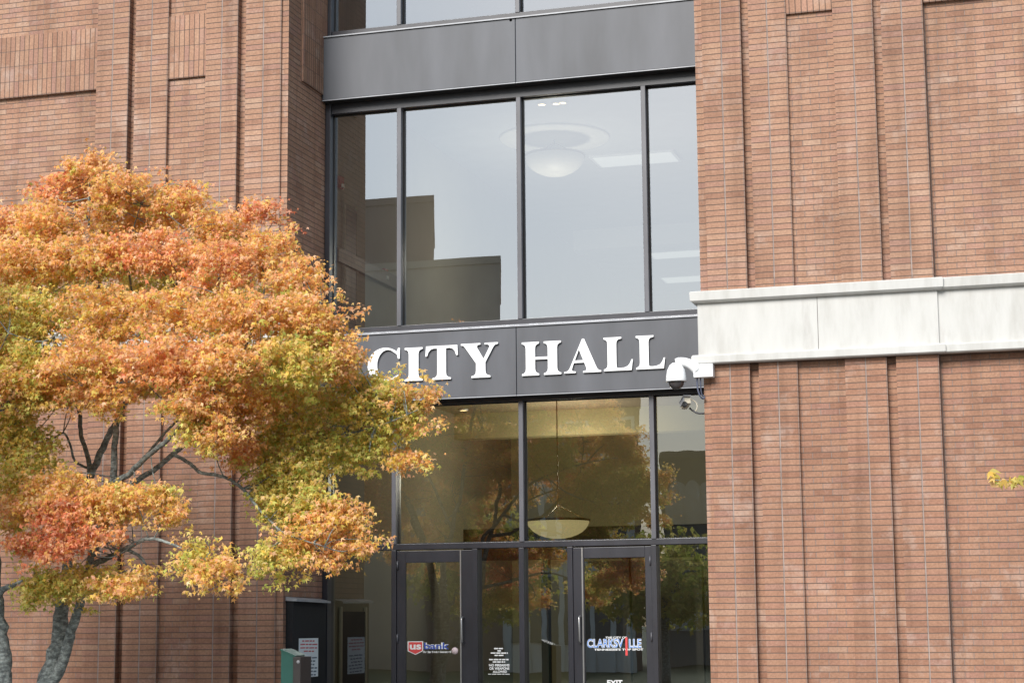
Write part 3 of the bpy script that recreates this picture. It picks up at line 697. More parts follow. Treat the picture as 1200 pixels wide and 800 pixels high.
# pendant bowls
BOWL=emit('lit_alabaster',(1,.93,.78),.06); BOWL2=emit('lit_alabaster_warm',(1,.82,.42),.28); BRS=plain('brass',(.20,.14,.06),.5,metal=.3)
def pendant(px,yr,yb,wpx,Y,zc,lab,mat,med,watt):
    c_=P(px,yr,Y); rad=wpx/2*Y/F/math.cos(R(0)); dep=(P(px,yr,Y).z-P(px,yb,Y).z)
    pn=empty('pendant_lamp',c_,lab,'pendant lamp')
    pr=[(0,-dep)]+[(rad*math.sin(t),-dep*math.cos(t)) for t in [R(a) for a in (12,25,38,50,62,74,84,90)]]+[(rad*.97,.0)]+[(rad*.96*math.sin(t),-dep*.93*math.cos(t)) for t in [R(a) for a in (84,60,35,12)]]+[(0,-dep*.93)]
    lathe('bowl',pr,c_,mat,pn)
    lathe('rim',[(rad*.96,.012),(rad*1.03,.012),(rad*1.03,-.02),(rad*.99,-.02)],c_,BRS,pn)
    tube('stem',[(c_.x,c_.y,c_.z+.18),(c_.x,c_.y,zc)],.008,BRS,pn)
    for a in range(3):
        an=R(120*a+20); tube('stay',[(c_.x,c_.y,c_.z+.2),(c_.x+rad*.95*math.cos(an),c_.y+rad*.95*math.sin(an),c_.z)],.005,BRS,pn,n=6)
    li=bpy.data.lights.new('room_fill','POINT'); li.energy=watt; li.color=(1,.93,.8); li.shadow_soft_size=.25  # added fill light, set well off the bowl to brighten the room
    lo=bpy.data.objects.new('room_fill',li); COL.objects.link(lo); lo.parent=pn; lo.location=(0,0,-1.5) if med else (0,.7,.7)
    if med: lathe('ceiling_medallion',[(0,-.03),(med,-.03),(med*1.02,-.015),(med*1.02,-.001)],(c_.x,c_.y,zc),plain('white_plaster',(.8,.78,.70),.7,var=.03),pn,n=56)
pendant(650,183,206.5,74,26.2,ZC2,'lit white bowl pendant lamp under a round ceiling disc behind the upper window',BOWL,.80,40)
pendant(654,609,631,76,25.4,ZC1,'lit cream bowl pendant lamp hanging in the lobby above the doors',BOWL2,0,85)
TRO=emit('lit_diffuser',(1,1,.94),.2)
for (px,py,lab) in ((745,185,'long lit ceiling light panel nearest the upper window glass'),(800,296,'middle one of three lit ceiling light panels at the right of the upper window'),(812,325,'farthest and lowest lit ceiling light panel at the right of the upper window'),(250+540,440-270,None)):
    if lab is None: continue
    h=ZC2-EYE; v=P(px,py,30); Y=30*h/(v.z-EYE); c_=P(px,py,Y)
    tl=empty('ceiling_light',c_,lab,'ceiling light','fluorescent ceiling lights on the upper floor')
    boxo('frame',(c_.x-.66,c_.x+.66,c_.y-.34,c_.y+.34,ZC2-.03,ZC2-.002),WPLAST,tl)
    boxo('diffuser',(c_.x-.61,c_.x+.61,c_.y-.29,c_.y+.29,ZC2-.04,ZC2-.031),TRO,tl)
# small downlights near window
DL=emit('downlight_warm',(1,.72,.35),2.5)
for k,(px,py,zc,lab) in enumerate(((635,121,ZC2,'small warm downlight beside a pair at the top of the upper window'),(652,120,ZC2,'left one of the paired warm downlights at the top of the upper window'),(659,119,ZC2,'right one of the paired warm downlights at the top of the upper window'),(543,479,ZC1,'warm downlight in the lobby ceiling seen above the tree tip'),(575,494,ZC1,'dim warm downlight deeper in the lobby ceiling'))):
    h=zc-EYE; v=P(px,py,24); Y=24*h/(v.z-EYE); c_=P(px,py,Y)
    t=empty('downlight',(c_.x,c_.y,zc-.02),lab,'downlight','recessed ceiling downlights')
    lathe('trim_ring',[(.05,-.006),(.07,-.006),(.07,.018),(.05,.018)],(c_.x,c_.y,zc-.02),WPLAST,t,n=20)
    lathe('lamp',[(0,-.004),(.049,-.004),(.049,.01),(0,.01)],(c_.x,c_.y,zc-.02),DL,t,n=20)

# ------------------------------------------------------------------ ground
ASP=plain('asphalt',(.05,.05,.052),.9,var=.25,scale=14,bump=.4); CON=plain('concrete_paving',(.20,.195,.185),.85,var=.12,scale=3,bump=.2); KRB=plain('kerb_concrete',(.36,.35,.33),.85,var=.12,scale=6)
GRS=plain('verge_ground',(.06,.08,.03),.95,var=.3,scale=5)
m=MB(); m.quad(((-900,-900,-.02),(900,-900,-.02),(900,900,-.02),(-900,900,-.02))); tag(m.build('ground',GRS),kind='structure')
m=MB(); m.quad(((-300,1.5,-.012),(300,1.5,-.012),(300,11.5,-.012),(-300,11.5,-.012))); tag(m.build('road',ASP),kind='structure')
YEL=plain('yellow_road_paint',(.6,.42,.05),.7,var=.15,scale=10)
m=MB()
for y in (6.38,6.58): m.quad(((-300,y,-.007),(300,y,-.007),(300,y+.1,-.007),(-300,y+.1,-.007)))
tag(m.build('road_marking',YEL),kind='structure')
m=MB(); m.box(-300,300,11.7,FY+.5,-.1,.0); m.box(-300,300,-6,1.3,-.1,.0); tag(m.build('pavement',CON),kind='structure')
m=MB(); m.box(-300,300,11.5,11.698,-.13,.004); m.box(-300,300,1.302,1.5,-.13,.004); tag(m.build('kerb',KRB),kind='structure')
m=MB()
for k in range(3): m.box(XL+.01,XR-.01,FY-.9+.3*k,WY-.2 if k==2 else FY-.6+.3*k,.001,.15*(k+1))
tag(m.build('entrance_steps',CON),kind='structure')

# ------------------------------------------------------------------ across the street (seen only as reflections)
def V(px,py,Yr): 
    v=P(px,py,2*GY-Yr); return Vector((v.x,Yr,v.z))
BRN=plain('brown_stucco',(.44,.35,.28),.9,var=.12,scale=.5); BRN2=plain('dark_brown_brick',(.28,.19,.155),.9,var=.12,scale=.6); CREAM=plain('white_painted_masonry',(.72,.72,.70),.85,var=.08,scale=.5); GREYB=plain('grey_render',(.34,.33,.30),.9,var=.1,scale=.5); DKW=plain('dark_window_glass',(.03,.035,.04),.15)
def block(name,x0,x1,yt,Yr,depth,mat,lab,coping=None,wins=None):
    a=V(x0,yt,Yr); b=V(x1,yt,Yr); zt_=b.z-.3
    o=empty(name,((a.x+b.x)/2,Yr,0),lab,'building')
    X0,X1=min(a.x,b.x),max(a.x,b.x)
    def skew(nm,ov,z0,z1,mt):      # plan skewed along the mirrored sight lines so end walls stay edge-on
        k=(2*GY-Yr+depth)/(2*GY-Yr); m=MB()
        A=[(X0-ov,Yr+ov),(X1+ov,Yr+ov),(X1*k+ov,Yr-depth),(X0*k-ov,Yr-depth)]
        for i in range(4):
            a_,b_=A[i],A[(i+1)%4]; m.quad(((b_[0],b_[1],z0),(a_[0],a_[1],z0),(a_[0],a_[1],z1),(b_[0],b_[1],z1)))
        m.quad([(p[0],p[1],z1) for p in A][::-1]); m.quad([(p[0],p[1],z0) for p in A]); return m.build(nm,mt,o)
    skew('wall',0,0,zt_,mat); skew('coping',.04,zt_+.002,zt_+.28,coping or mat)
    if wins:
        n,zs,ww,wh=wins
        for z in zs:
            for i in range(n):
                x=X0+(i+.5)*(X1-X0)/n
                m=MB(); m.box(x-ww/2,x+ww/2,Yr+.002,Yr+.05,z,z+wh); f=m.build('window_frame',CREAM,o)
                loops=[[(-ww/2+.12,.12),(ww/2-.12,.12),(ww/2-.12,wh-.12),(-ww/2+.12,wh-.12)]]
                m=MB(); m.box(x-ww/2+.12,x+ww/2-.12,Yr+.052,Yr+.07,z+.12,z+wh-.12); m.build('pane',DKW,f)
    return o
block('brick_tower',330,508,228,-26,9,BRN2,'tall dark brown slab building reflected at the left of the upper window',wins=None)
block('commercial_building',300,586,299,-23,9,BRN,'lower blank brown building with a flat top reflected in the upper window')
block('commercial_building',500,748,436,-22,9,BRN2,'wide brown brick building reflected behind the white facade in the lower window',wins=(5,(3,7),1.2,2))
o=block('corner_building',590,742,503,-19,3,CREAM,'white two storey facade with arched windows reflected in the lower window')
def arches(o,x0,x1,Yr,n,zb,zh,mat,w):
    for i in range(n):
        x=x0+(i+.5)*(x1-x0)/n
        lp=[(-w/2,0),(w/2,0),(w/2,zh)]+[(w/2*math.cos(R(t)),zh+w/2*math.sin(R(t))) for t in range(15,180,15)]+[(-w/2,zh)]
        M4=Matrix(((-1,0,0,x),(0,0,1,Yr+.03),(0,1,0,zb),(0,0,0,1)))
        flat_shape('arched_window',[lp],M4,.05,mat,o)
GLS=plain('shaded_window_glass',(.13,.14,.14),.2)
xa,xb=sorted((V(590,503,-19).x,V(742,503,-19).x)); zt3=V(742,503,-19).z-.3
arches(o,xa+.2,xb-.2,-19,7,4.6,1.1,GLS,.42)
for i in range(8):
    x=xa+.2+i*(xb-xa-.4)/7; boxo('pilaster',(x-.09,x+.09,-18.998,-18.9,0,zt3-.9),CREAM,o)
for z in (4.1,zt3-.9,zt3-.35): boxo('cornice',(xa-.1,xb+.1,-18.998,-18.8,z,z+.18),CREAM,o)
for i in range(7):
    x=xa+.2+(i+.5)*(xb-xa-.4)/7; m=MB(); m.box(x-.22,x+.22,-18.998,-18.95,1,3.2); m.build('shop_window',GLS,o)
o=block('corner_building',775,960,522,-30,8,GREYB,'grey building with white arched window surrounds reflected at the far right pane')
arches(o,V(780,478,-30).x,V(960,478,-30).x,-30,9,5.5,1.4,CREAM,.7); arches(o,V(780,478,-30).x,V(960,478,-30).x,-30,9,1.3,1.8,CREAM,.7)

# ------------------------------------------------------------------ trees
def barkmat():
    m,nt,b=newmat('lichen_bark'); L=nt.links.new
    tc=N(nt,'ShaderNodeTexCoord'); a=N(nt,'ShaderNodeTexNoise'); a.inputs['Scale'].default_value=16; a.inputs['Detail'].default_value=8; a.inputs['Roughness'].default_value=.7
    mp=N(nt,'ShaderNodeMapping'); mp.inputs['Scale'].default_value=(1,1,1.8); L(tc.outputs['Object'],mp.inputs[0]); L(mp.outputs[0],a.inputs['Vector'])
    r=ramp(nt,[(.3,(.045,.048,.048)),(.46,(.13,.145,.14)),(.58,(.27,.30,.285)),(.72,(.5,.53,.5))]); L(a.outputs['Fac'],r.inputs[0]); L(r.outputs[0],b.inputs['Base Color']); b.inputs['Roughness'].default_value=.9
    bp=N(nt,'ShaderNodeBump'); bp.inputs['Strength'].default_value=.9; bp.inputs['Distance'].default_value=.03; L(a.outputs['Fac'],bp.inputs['Height']); L(bp.outputs[0],b.inputs['Normal'])
    return m
BARK=barkmat()
def leafmat():
    m,nt,b=newmat('autumn_leaf'); nt.nodes.remove(b); L=nt.links.new; out=nt.nodes['Material Output']
    at=N(nt,'ShaderNodeAttribute'); at.attribute_name='leafcol'
    df=N(nt,'ShaderNodeBsdfPrincipled'); df.inputs['Roughness'].default_value=.5; df.inputs['Specular IOR Level'].default_value=.35
    tl=N(nt,'ShaderNodeBsdfTranslucent')
    mx=N(nt,'ShaderNodeMixShader'); mx.inputs[0].default_value=.58
    L(at.outputs['Color'],df.inputs['Base Color']); L(at.outputs['Color'],tl.inputs[0]); L(df.outputs[0],mx.inputs[1]); L(tl.outputs[0],mx.inputs[2]); L(mx.outputs[0],out.inputs[0])
    return m
LEAF=leafmat()
PAL={'o':np.array([(.90,.46,.16),(.93,.54,.25),(.92,.49,.28),(.90,.56,.16),(.94,.63,.38),(.84,.40,.14)]),
     'g':np.array([(.89,.60,.15),(.92,.65,.25),(.82,.60,.13),(.92,.62,.30),(.74,.62,.15)]),
     'l':np.array([(.60,.64,.15),(.70,.68,.18),(.50,.57,.13),(.80,.70,.24),(.72,.60,.16)]),
     'r':np.array([(.85,.30,.15),(.88,.40,.24),(.76,.23,.12),(.90,.50,.33)])}
# one leaf: three pointed lobes, slightly cupped (x across, y along, z up)
LV=np.array([(0,0,0),(.16,.42,.05),(0,1,-.10),(-.16,.42,.05),(.62,.50,-.10),(.22,.12,.02),(-.62,.50,-.10),(-.22,.12,.02)])
LF=[(0,1,2,3),(0,5,4,1),(0,3,6,7)]
def leaves(name, sprays, parent, seed, size=.038):
    """sprays: list of (centre, radius, count, key1, key2, mix, brightness)"""
    rg=np.random.default_rng(seed); C=[];K=[]
    for (c,r,n,k1,k2,mixv,br) in sprays:
        # leaves ride on two or three short twiglets of the spray
        d=rg.normal(size=(n,3))*r*.30
        tw=rg.normal(size=(3,3)); tw[:,2]=np.abs(tw[:,2])*.5-.25; tw/=np.linalg.norm(tw,axis=1)[:,None]
        d+=tw[rg.integers(0,3,n)]*(rg.random(n)*1.7*r)[:,None]
        C.append(np.array(c)[None]+d)
        sel=rg.random(n)<mixv
        a=PAL[k1][rg.integers(0,len(PAL[k1]),n)]; b=PAL[k2][rg.integers(0,len(PAL[k2]),n)]
        col=np.where(sel[:,None],b,a)*br*rg.uniform(.8,1.2,(n,1)); K.append(col)
    C=np.concatenate(C); K=np.clip(np.concatenate(K),0,1); n=len(C)
    # orientation: hanging outwards and down, random roll
    az=rg.uniform(0,2*np.pi,n); dip=rg.normal(-.55,.45,n)
    yv=np.stack([np.cos(az)*np.cos(dip),np.sin(az)*np.cos(dip),np.sin(dip)],1)
    t=rg.normal(size=(n,3)); t*=.5; t[:,2]+=1.0; t[:,1]-=1.35; t[:,0]+=.15
    xv=np.cross(yv,t); xv/=np.linalg.norm(xv,axis=1)[:,None]; zv=np.cross(xv,yv)
    s=size*rg.uniform(.5,1.5,n)
    print('LEAVES',name,n)
    V_=C[:,None,:]+s[:,None,None]*(LV[None,:,0:1]*xv[:,None]+(LV[None,:,1:2]-.45)*yv[:,None]+LV[None,:,2:3]*zv[:,None]*1.4)
    me=bpy.data.meshes.new(name); nv=8*n; me.vertices.add(nv)
    V_=V_-np.array(rootloc(parent))[None,None] if parent else V_
    me.vertices.foreach_set('co',V_.reshape(-1).astype(np.float32))
    f=(np.array(LF)[None]+8*np.arange(n)[:,None,None]).reshape(-1)
    me.loops.add(len(f)); me.loops.foreach_set('vertex_index',f.astype(np.int32))
    npoly=3*n; me.polygons.add(npoly); me.polygons.foreach_set('loop_start',(4*np.arange(npoly)).astype(np.int32)); me.polygons.foreach_set('loop_total',np.full(npoly,4,np.int32))
    me.update(calc_edges=True)
    ca=me.color_attributes.new('leafcol','FLOAT_COLOR','POINT'); cc_=np.ones((n,8,4),np.float32); cc_[:,:,:3]=K[:,None,:]
    ca.data.foreach_set('color',cc_.reshape(-1))
    o=bpy.data.objects.new(name,me); COL.objects.link(o); o.parent=parent; me.materials.append(LEAF); return o
def limbs(name, paths, parent, seed=1, jit=.035):
    rg=random.Random(seed); bm=bmesh.new()
    for p in paths:
        q=smoothpts(p,5)
        # slight crookedness
        for i in range(1,len(q)-1):
            k=q[i][3]*.22
            q[i][0]+=rg.uniform(-k,k); q[i][1]+=rg.uniform(-k,k); q[i][2]+=rg.uniform(-k,k)
        tube_geo(bm,[v[:3] for v in q],[max(.004,v[3]) for v in q],9,True,jit,rg)
    bmesh.ops.recalc_face_normals(bm, faces=bm.faces)
    me=bpy.data.meshes.new(name); bm.to_mesh(me); bm.free(); me.polygons.foreach_set('use_smooth',[True]*len(me.polygons))
    return link(name,me,parent,BARK)
def LP(*pts):  # (px,py,Y,radius in px at that depth)
    return [(*P(a,b,Y),r*Y/F) for a,b,Y,r in pts]
TY=16.2
tr=empty('maple_tree',Vector((P(62,800,TY).x,TY,0)),'autumn tree with orange and golden leaves and forked lichen grey trunk beside the left pier','tree')
base=P(55,800,TY)
bp_=[(base.x-.05,TY,-.02,.17),(base.x-.03,TY,.5,.12),(base.x,TY,base.z,.088)]
trunk=limbs('trunk',[bp_+LP((66,765,TY,11.5),(71,728,TY,10),(73,700,TY,8))+LP((80,655,TY+.1,6.5),(94,600,TY+.2,5.5),(106,559,TY+.2,5)),
  [(base.x-.02,TY-.02,base.z-.1,.06)]+LP((72,779,TY-.1,7.5),(84,738,TY-.2,6.5),(94,704,TY-.25,5.8),(104,664,TY-.3,5.5),(120,612,TY-.2,5.2),(132,566,TY-.2,5))],tr)
rg=random.Random(11)
main=[LP((106,559,TY+.2,5),(118,530,TY+.3,4.5),(128,508,TY+.3,4),(141,485,TY+.4,3.8),(170,420,TY+.6,3.4),(205,350,TY+.8,2.6),(240,290,TY+.9,1.6),(262,262,TY+.9,.8)),
 LP((132,566,TY-.2,5),(134,530,TY-.3,4.3),(136,500,TY-.3,4.1),(140,470,TY-.35,3.6),(128,400,TY-.3,3.3),(112,320,TY-.2,2.4),(104,255,TY-.1,1.7),(106,195,TY,.7)),
 LP((106,559,TY+.2,4),(104,537,TY+.3,3.2),(95,510,TY+.3,3),(92,480,TY+.4,2.8),(70,420,TY+.5,2.4),(50,350,TY+.7,1.8),(30,280,TY+.8,.8)),
 LP((104,549,TY+.3,1.8),(88,540,TY+.15,1.6),(82,520,TY-.1,1.6),(74,507,TY-.2,1.5),(58,514,TY-.4,1.3),(30,500,TY-.6,1.2),(5,480,TY-.8,.8)),
 LP((132,566,TY-.2,4),(150,556,TY-.4,3.8),(170,536,TY-.5,3.6),(192,519,TY-.6,3.2),(230,480,TY-.6,2.8),(270,440,TY-.5,2.4),(320,400,TY-.3,1.8),(370,365,TY-.2,.8)),
 LP((128,580,TY-.1,4),(150,569,TY+.1,3.7),(178,552,TY+.2,3.6),(203,532,TY+.3,3.3),(250,495,TY+.5,2.8),(310,470,TY+.7,2.2),(380,450,TY+.8,1.5),(450,440,TY+.9,.8)),
 LP((203,532,TY+.3,2.4),(223,543,TY+.2,2.4),(236,554,TY+.1,2.3),(262,558,TY-.1,2.2),(284,572,TY-.2,2.1),(300,592,TY-.3,1.9),(316,609,TY-.3,1.6),(335,625,TY-.4,1.3),(380,640,TY-.5,.6)),
 LP((104,664,TY-.3,4),(125,654,TY-.5,3.6),(147,643,TY-.6,3.5),(160,636,TY-.7,2.8),(174,631,TY-.8,2.4),(196,635,TY-.9,1.8),(240,655,TY-1.,.8)),
 LP((147,643,TY-.6,2.4),(160,649,TY-.6,2.1),(169,658,TY-.6,1.9),(176,675,TY-.6,1)),
 LP((73,700,TY,4),(66,692,TY-.2,3),(58,683,TY-.3,2.4),(40,670,TY-.5,1.2)),
 LP((94,600,TY+.2,3.5),(75,585,TY,3),(50,575,TY-.3,2.4),(20,560,TY-.5,1.5)),
 LP((170,536,TY-.5,2),(200,500,TY-.2,1.8),(240,470,TY-.4,1.4),(300,430,TY-.6,.8)),
 LP((170,420,TY+.6,2),(160,370,TY+.2,1.8),(150,300,TY+.1,1.2),(165,240,TY,.6)),
 LP((205,350,TY+.8,1.8),(250,330,TY+.5,1.4),(300,290,TY+.4,1),(320,260,TY+.4,.5)),
 LP((270,440,TY-.5,1.8),(300,380,TY-.3,1.4),(310,330,TY,1),(300,290,TY+.1,.5)),
 LP((310,470,TY+.7,1.6),(340,500,TY+.5,1.6),(385,510,TY+.3,1.3),(440,500,TY+.2,1),(490,480,TY+.1,.5)),
 LP((128,400,TY-.3,2),(90,380,TY-.6,1.7),(50,400,TY-.9,1.2),(10,390,TY-1.1,.6)),
 LP((128,400,TY-.3,2),(180,370,TY-.2,1.6),(215,320,TY,1.2),(220,270,TY+.1,.6))]
# clumps: px, py, radius x, radius y (px), depth offset, colour keys, mix, density
CL=[(10,392,40,26,.3,'g','o',.5,1.2),(25,415,50,24,.2,'g','l',.5,1.2),(90,440,60,22,.1,'g','o',.5,1.2),(150,450,50,18,0,'o','g',.5,1.2),(215,440,60,26,0,'g','o',.5,1.2),(280,430,50,28,.1,'g','o',.5,1.1),(20,448,50,26,-.9,'g','o',.5,1),(60,462,44,22,-.8,'g','o',.5,1),(15,500,34,30,-.6,'l','g',.5,1),(60,590,60,26,-.9,'o','g',.5,1),(120,602,44,18,-.9,'g','o',.5,1),(30,640,36,16,-1,'o','r',.5,.8),(60,690,40,22,-.6,'l','g',.5,.9),(110,685,40,20,-.7,'g','l',.4,.9),(345,560,46,28,.1,'g','l',.5,1),(340,600,44,26,-.1,'l','g',.5,1),(390,610,40,22,-.2,'g','o',.5,1),(330,650,30,18,-.4,'l','g',.5,.8),(105,200,34,26,.0,'o','g',.2,1),(75,225,42,26,.1,'o','r',.3,1),(140,225,44,30,-.1,'o','g',.35,1),(60,262,60,30,-.3,'o','g',.3,1),(150,262,50,30,.4,'g','o',.5,1),(205,245,42,28,.2,'o','g',.4,1),(215,222,22,16,.4,'o','r',.2,.6),
 (20,265,36,30,.2,'o','r',.3,1),(25,310,52,36,-.5,'o','g',.4,1),(100,305,60,34,-.4,'o','g',.3,1),(180,300,58,36,-.2,'o','r',.15,1),(255,270,42,30,.3,'o','g',.3,1),(300,252,26,15,.3,'o','r',.3,.8),(322,243,12,10,.35,'r','o',.5,.4),
 (250,315,56,36,-.3,'o','r',.15,1),(315,300,42,34,.2,'o','g',.3,1),(345,330,38,30,-.1,'o','g',.3,1),(30,370,58,40,-.7,'g','l',.4,1),(115,370,60,38,-.6,'g','o',.5,1),(200,370,58,38,-.6,'o','g',.4,1),(280,370,58,38,-.7,'o','g',.35,1),(350,375,44,34,-.4,'o','g',.45,1),
 (385,395,30,26,-.2,'o','g',.5,.9),(398,365,13,7,-.2,'o','o',.5,.3),(25,430,55,36,-.9,'l','g',.5,1),(105,425,62,34,-1.0,'o','g',.35,1),(190,425,58,36,-1.0,'o','r',.1,1),(270,425,56,36,-.9,'o','g',.35,1),(345,425,52,38,-.6,'g','l',.45,1),
 (398,425,30,28,-.2,'g','o',.5,1),(425,452,28,16,.2,'g','l',.5,1),(452,462,26,12,.2,'g','l',.5,1),(483,464,24,11,.4,'g','o',.5,.8),(507,462,12,8,.5,'o','g',.4,.3),(40,470,34,18,-.9,'g','l',.4,.9),(110,465,50,16,-1.0,'o','g',.4,.9),(130,478,26,14,-1.0,'g','o',.4,.8),
 (225,475,46,26,-.9,'o','g',.3,1),(290,475,50,34,-.4,'g','o',.5,1),(355,480,52,38,.1,'l','g',.6,1),(420,475,46,36,.3,'l','g',.45,1),(470,495,38,26,.4,'l','g',.4,1),(500,500,16,10,.4,'o','g',.4,.4),
 (250,510,34,34,-.8,'o','g',.35,1),(222,505,20,20,-.9,'l','g',.4,.7),(280,530,30,28,-.3,'o','r',.15,.9),(330,525,40,32,.2,'l','g',.4,1),(385,530,40,30,.3,'l','g',.35,.9),(440,525,36,22,.4,'l','g',.3,.9),(478,540,24,14,.4,'g','o',.5,.7),(425,550,20,10,.4,'g','l',.4,.4),(500,548,7,5,.4,'o','g',.4,.2),
 (345,560,38,22,.1,'g','l',.5,.8),(320,585,34,24,0,'l','g',.4,.8),(365,590,38,24,-.1,'l','g',.4,.8),(400,612,34,20,-.2,'g','o',.5,.9),(360,635,46,20,-.3,'g','o',.55,1),(420,640,26,14,-.2,'o','g',.4,.8),(390,660,22,14,-.3,'o','g',.4,.7),(345,655,20,10,-.3,'g','l',.5,.4),(300,560,16,12,-.1,'l','g',.3,.3),
 (25,520,46,26,-.6,'l','g',.5,.9),(20,560,42,30,-.8,'g','l',.5,.9),(45,545,26,22,-.6,'l','g',.4,.6),(70,570,40,20,-.9,'g','o',.5,.9),(20,600,36,20,-1.0,'o','g',.4,.9),(75,605,48,22,-1.1,'o','r',.4,1),(120,590,40,20,-.9,'g','o',.5,.9),(165,590,50,22,-.8,'g','o',.4,1),(195,575,26,12,-.7,'l','g',.4,.5),(200,605,24,14,-.8,'g','o',.5,.7),
 (80,632,42,20,-1.1,'r','o',.4,1),(65,652,28,12,-1.1,'r','o',.3,.7),(120,630,26,14,-1.1,'o','r',.3,.6),(118,610,20,18,-.8,'o','g',.4,.4),
 (45,680,26,22,-.7,'l','g',.35,.55),(25,705,16,18,-.7,'g','l',.5,.35),(85,690,34,22,-.5,'l','g',.3,.6),(130,690,40,16,-.8,'g','o',.4,.9),(160,688,26,15,-.9,'g','o',.5,.7),(175,670,12,12,-.7,'g','o',.3,.3),
 (215,655,22,20,-1.0,'l','g',.4,.6),(245,668,38,22,-1.0,'g','o',.45,1),(262,690,16,12,-1.0,'g','o',.5,.5),(245,640,22,10,-1.0,'g','l',.4,.4),
 (315,650,22,14,-.4,'l','l',.5,.45),(320,672,14,14,-.4,'l','g',.2,.3),(308,668,12,10,-.4,'l','l',.2,.25)]
def crown(CLs, TYc, seed, dens=1.0, back=True):
    rg=np.random.default_rng(seed); S=[]
    for (px,py,rx,ry,dy,k1,k2,mv,de) in CLs:
        Y=TYc+dy; c=P(px,py,Y); kx=rx*Y/F; kz=ry*Y/F; ky=(kx+kz)/2*1.15
        n=int(max(3,kx*kz/(.085*.085)*8.2*de*dens))
        for i in range(n):
            d=rg.normal(size=3); d/=np.linalg.norm(d); d*=rg.random()**.38
            q=(c.x+d[0]*kx,c.y+d[1]*ky,c.z+d[2]*kz)
            # under side is greener
            low=d[2]<-.3 and rg.random()<.25
            kk1='l' if low and k1!='r' else k1
            if rg.random()<.07: q=(c.x+d[0]*kx*1.3,c.y+d[1]*ky,c.z+d[2]*kz*1.35)
            S.append((q,.088*rg.uniform(.6,1.25),int(rg.integers(19,32)),kk1,k2,mv,float(rg.uniform(.85,1.15))))
    return S
S=crown(CL,TY,3)
# the part of the crown the camera does not see: behind the front clumps and beyond the left edge of the frame
CB=[(-60,300,80,60,.2,'o','g',.4,.7),(-70,400,90,60,-.3,'o','g',.4,.7),(-60,490,80,50,-.4,'g','o',.4,.7),(-130,360,80,80,.3,'o','g',.4,.6),(-60,590,60,36,-.6,'o','g',.4,.6),
    (60,330,70,50,.9,'l','g',.5,.8),(170,330,70,50,1.,'g','l',.5,.8),(280,370,70,50,.9,'l','g',.5,.8),(120,420,80,36,1.,'l','g',.5,.8),(340,440,60,50,.9,'l','g',.5,.8),(240,430,70,36,1.,'g','o',.5,.8)]
S+=crown(CB,TY,9,.7)
rf=np.random.default_rng(77); CC=[(np.array(P(c[0],c[1],TY+c[4])),c) for c in CL]
for _ in range(1500):      # shoots that bridge neighbouring limbs
    a,ca_=CC[rf.integers(len(CC))]; b,cb_=CC[rf.integers(len(CC))]
    if np.linalg.norm(a-b)>.62 or (ca_[1]>470 and rf.random()<.7): continue
    q=a+(b-a)*rf.random()+rf.normal(size=3)*.1
    S.append((tuple(q),.08,int(rf.integers(18,28)),ca_[5],cb_[6],.4,float(rf.uniform(.9,1.15))))
for _ in range(900):
    i=rf.integers(len(CC)); a,ca_=CC[i]; dd=sorted(CC,key=lambda t: np.linalg.norm(t[0]-a))[1+rf.integers(4)]; b,cb_=dd
    if np.linalg.norm(a-b)>.8 or (ca_[1]>470 and rf.random()<.8): continue
    q=a+(b-a)*rf.random()+rf.normal(size=3)*np.array([.12,.2,.1])
    S.append((tuple(q),.08,int(rf.integers(18,28)),ca_[5],cb_[6],.4,float(rf.uniform(.9,1.15))))
# fine twigs that carry the leaf sprays
SK=[Vector(v[:3]) for p in main for v in smoothpts(p,3)]
tp=[]
for k in range(420):
    q=Vector(S[rf.integers(len(S))][0]); a=min(SK,key=lambda v:(v-q).length); d=(q-a).length
    if .12<d<.85:
        mid=(a+q)/2+Vector(rf.normal(size=3)*d*.10); tp.append([(*a,.006),(*mid,.0045),(*q,.003)])
limbs('branch',main+tp,tr,seed=4)
leaves('crown',S,tr,5)

# second tree: stem at the left frame edge
t2=empty('maple_tree',Vector((P(-4,800,15.6).x,15.6,0)),'lichen covered tree stem at the far left edge of the picture','tree')
b2=P(-2,800,15.6)
limbs('trunk',[[(b2.x-.12,15.6,-.02,.2),(b2.x-.06,15.6,.7,.14)]+LP((2,800,15.6,13),(0,760,15.6,12),(-4,715,15.6,11),(-10,640,15.6,9),(-25,520,15.8,7),(-45,400,16,5),(-60,290,16,2))],t2,seed=8)
limbs('branch',[LP((-5,700,15.6,5),(4,690,15.5,4.2),(14,686,15.4,3),(26,680,15.3,1.5)),LP((-12,620,15.6,6),(-60,560,15.4,4),(-110,480,15.2,2)),LP((-40,420,16,5),(-90,340,16.2,3),(-120,260,16.2,1))],t2,seed=9)
C2=[(-60,300,60,50,.2,'o','g',.4,.7),(-110,380,70,60,0,'g','o',.4,.7),(-70,470,60,50,-.2,'g','o',.4,.7),(-100,240,50,40,.4,'o','r',.4,.7),(-120,520,50,40,-.3,'o','g',.4,.7),(-130,300,110,90,-1.2,'o','g',.4,.5),(-210,380,120,110,-.6,'g','o',.4,.5),(-230,250,110,90,.5,'o','r',.4,.5),(-200,500,110,70,0,'g','o',.4,.5),(-120,380,80,90,1.2,'l','g',.5,.6),(-120,500,70,50,1.6,'l','g',.5,.6),(-190,420,140,150,-2.2,'g','o',.4,.5),(-330,380,140,150,-1.2,'g','o',.4,.5),(-200,560,120,80,-1.6,'g','o',.4,.5),(-130,600,80,60,.6,'g','o',.4,.7),(-140,650,70,50,1.6,'g','l',.4,.7),(12,618,20,12,-.2,'g','o',.2,.5),(4,600,14,12,-.2,'g','o',.2,.5)]  # mostly unseen crown, enlarged off frame to shade the left wall
leaves('crown',crown(C2,15.6,21,.6),t2,22,size=.068)

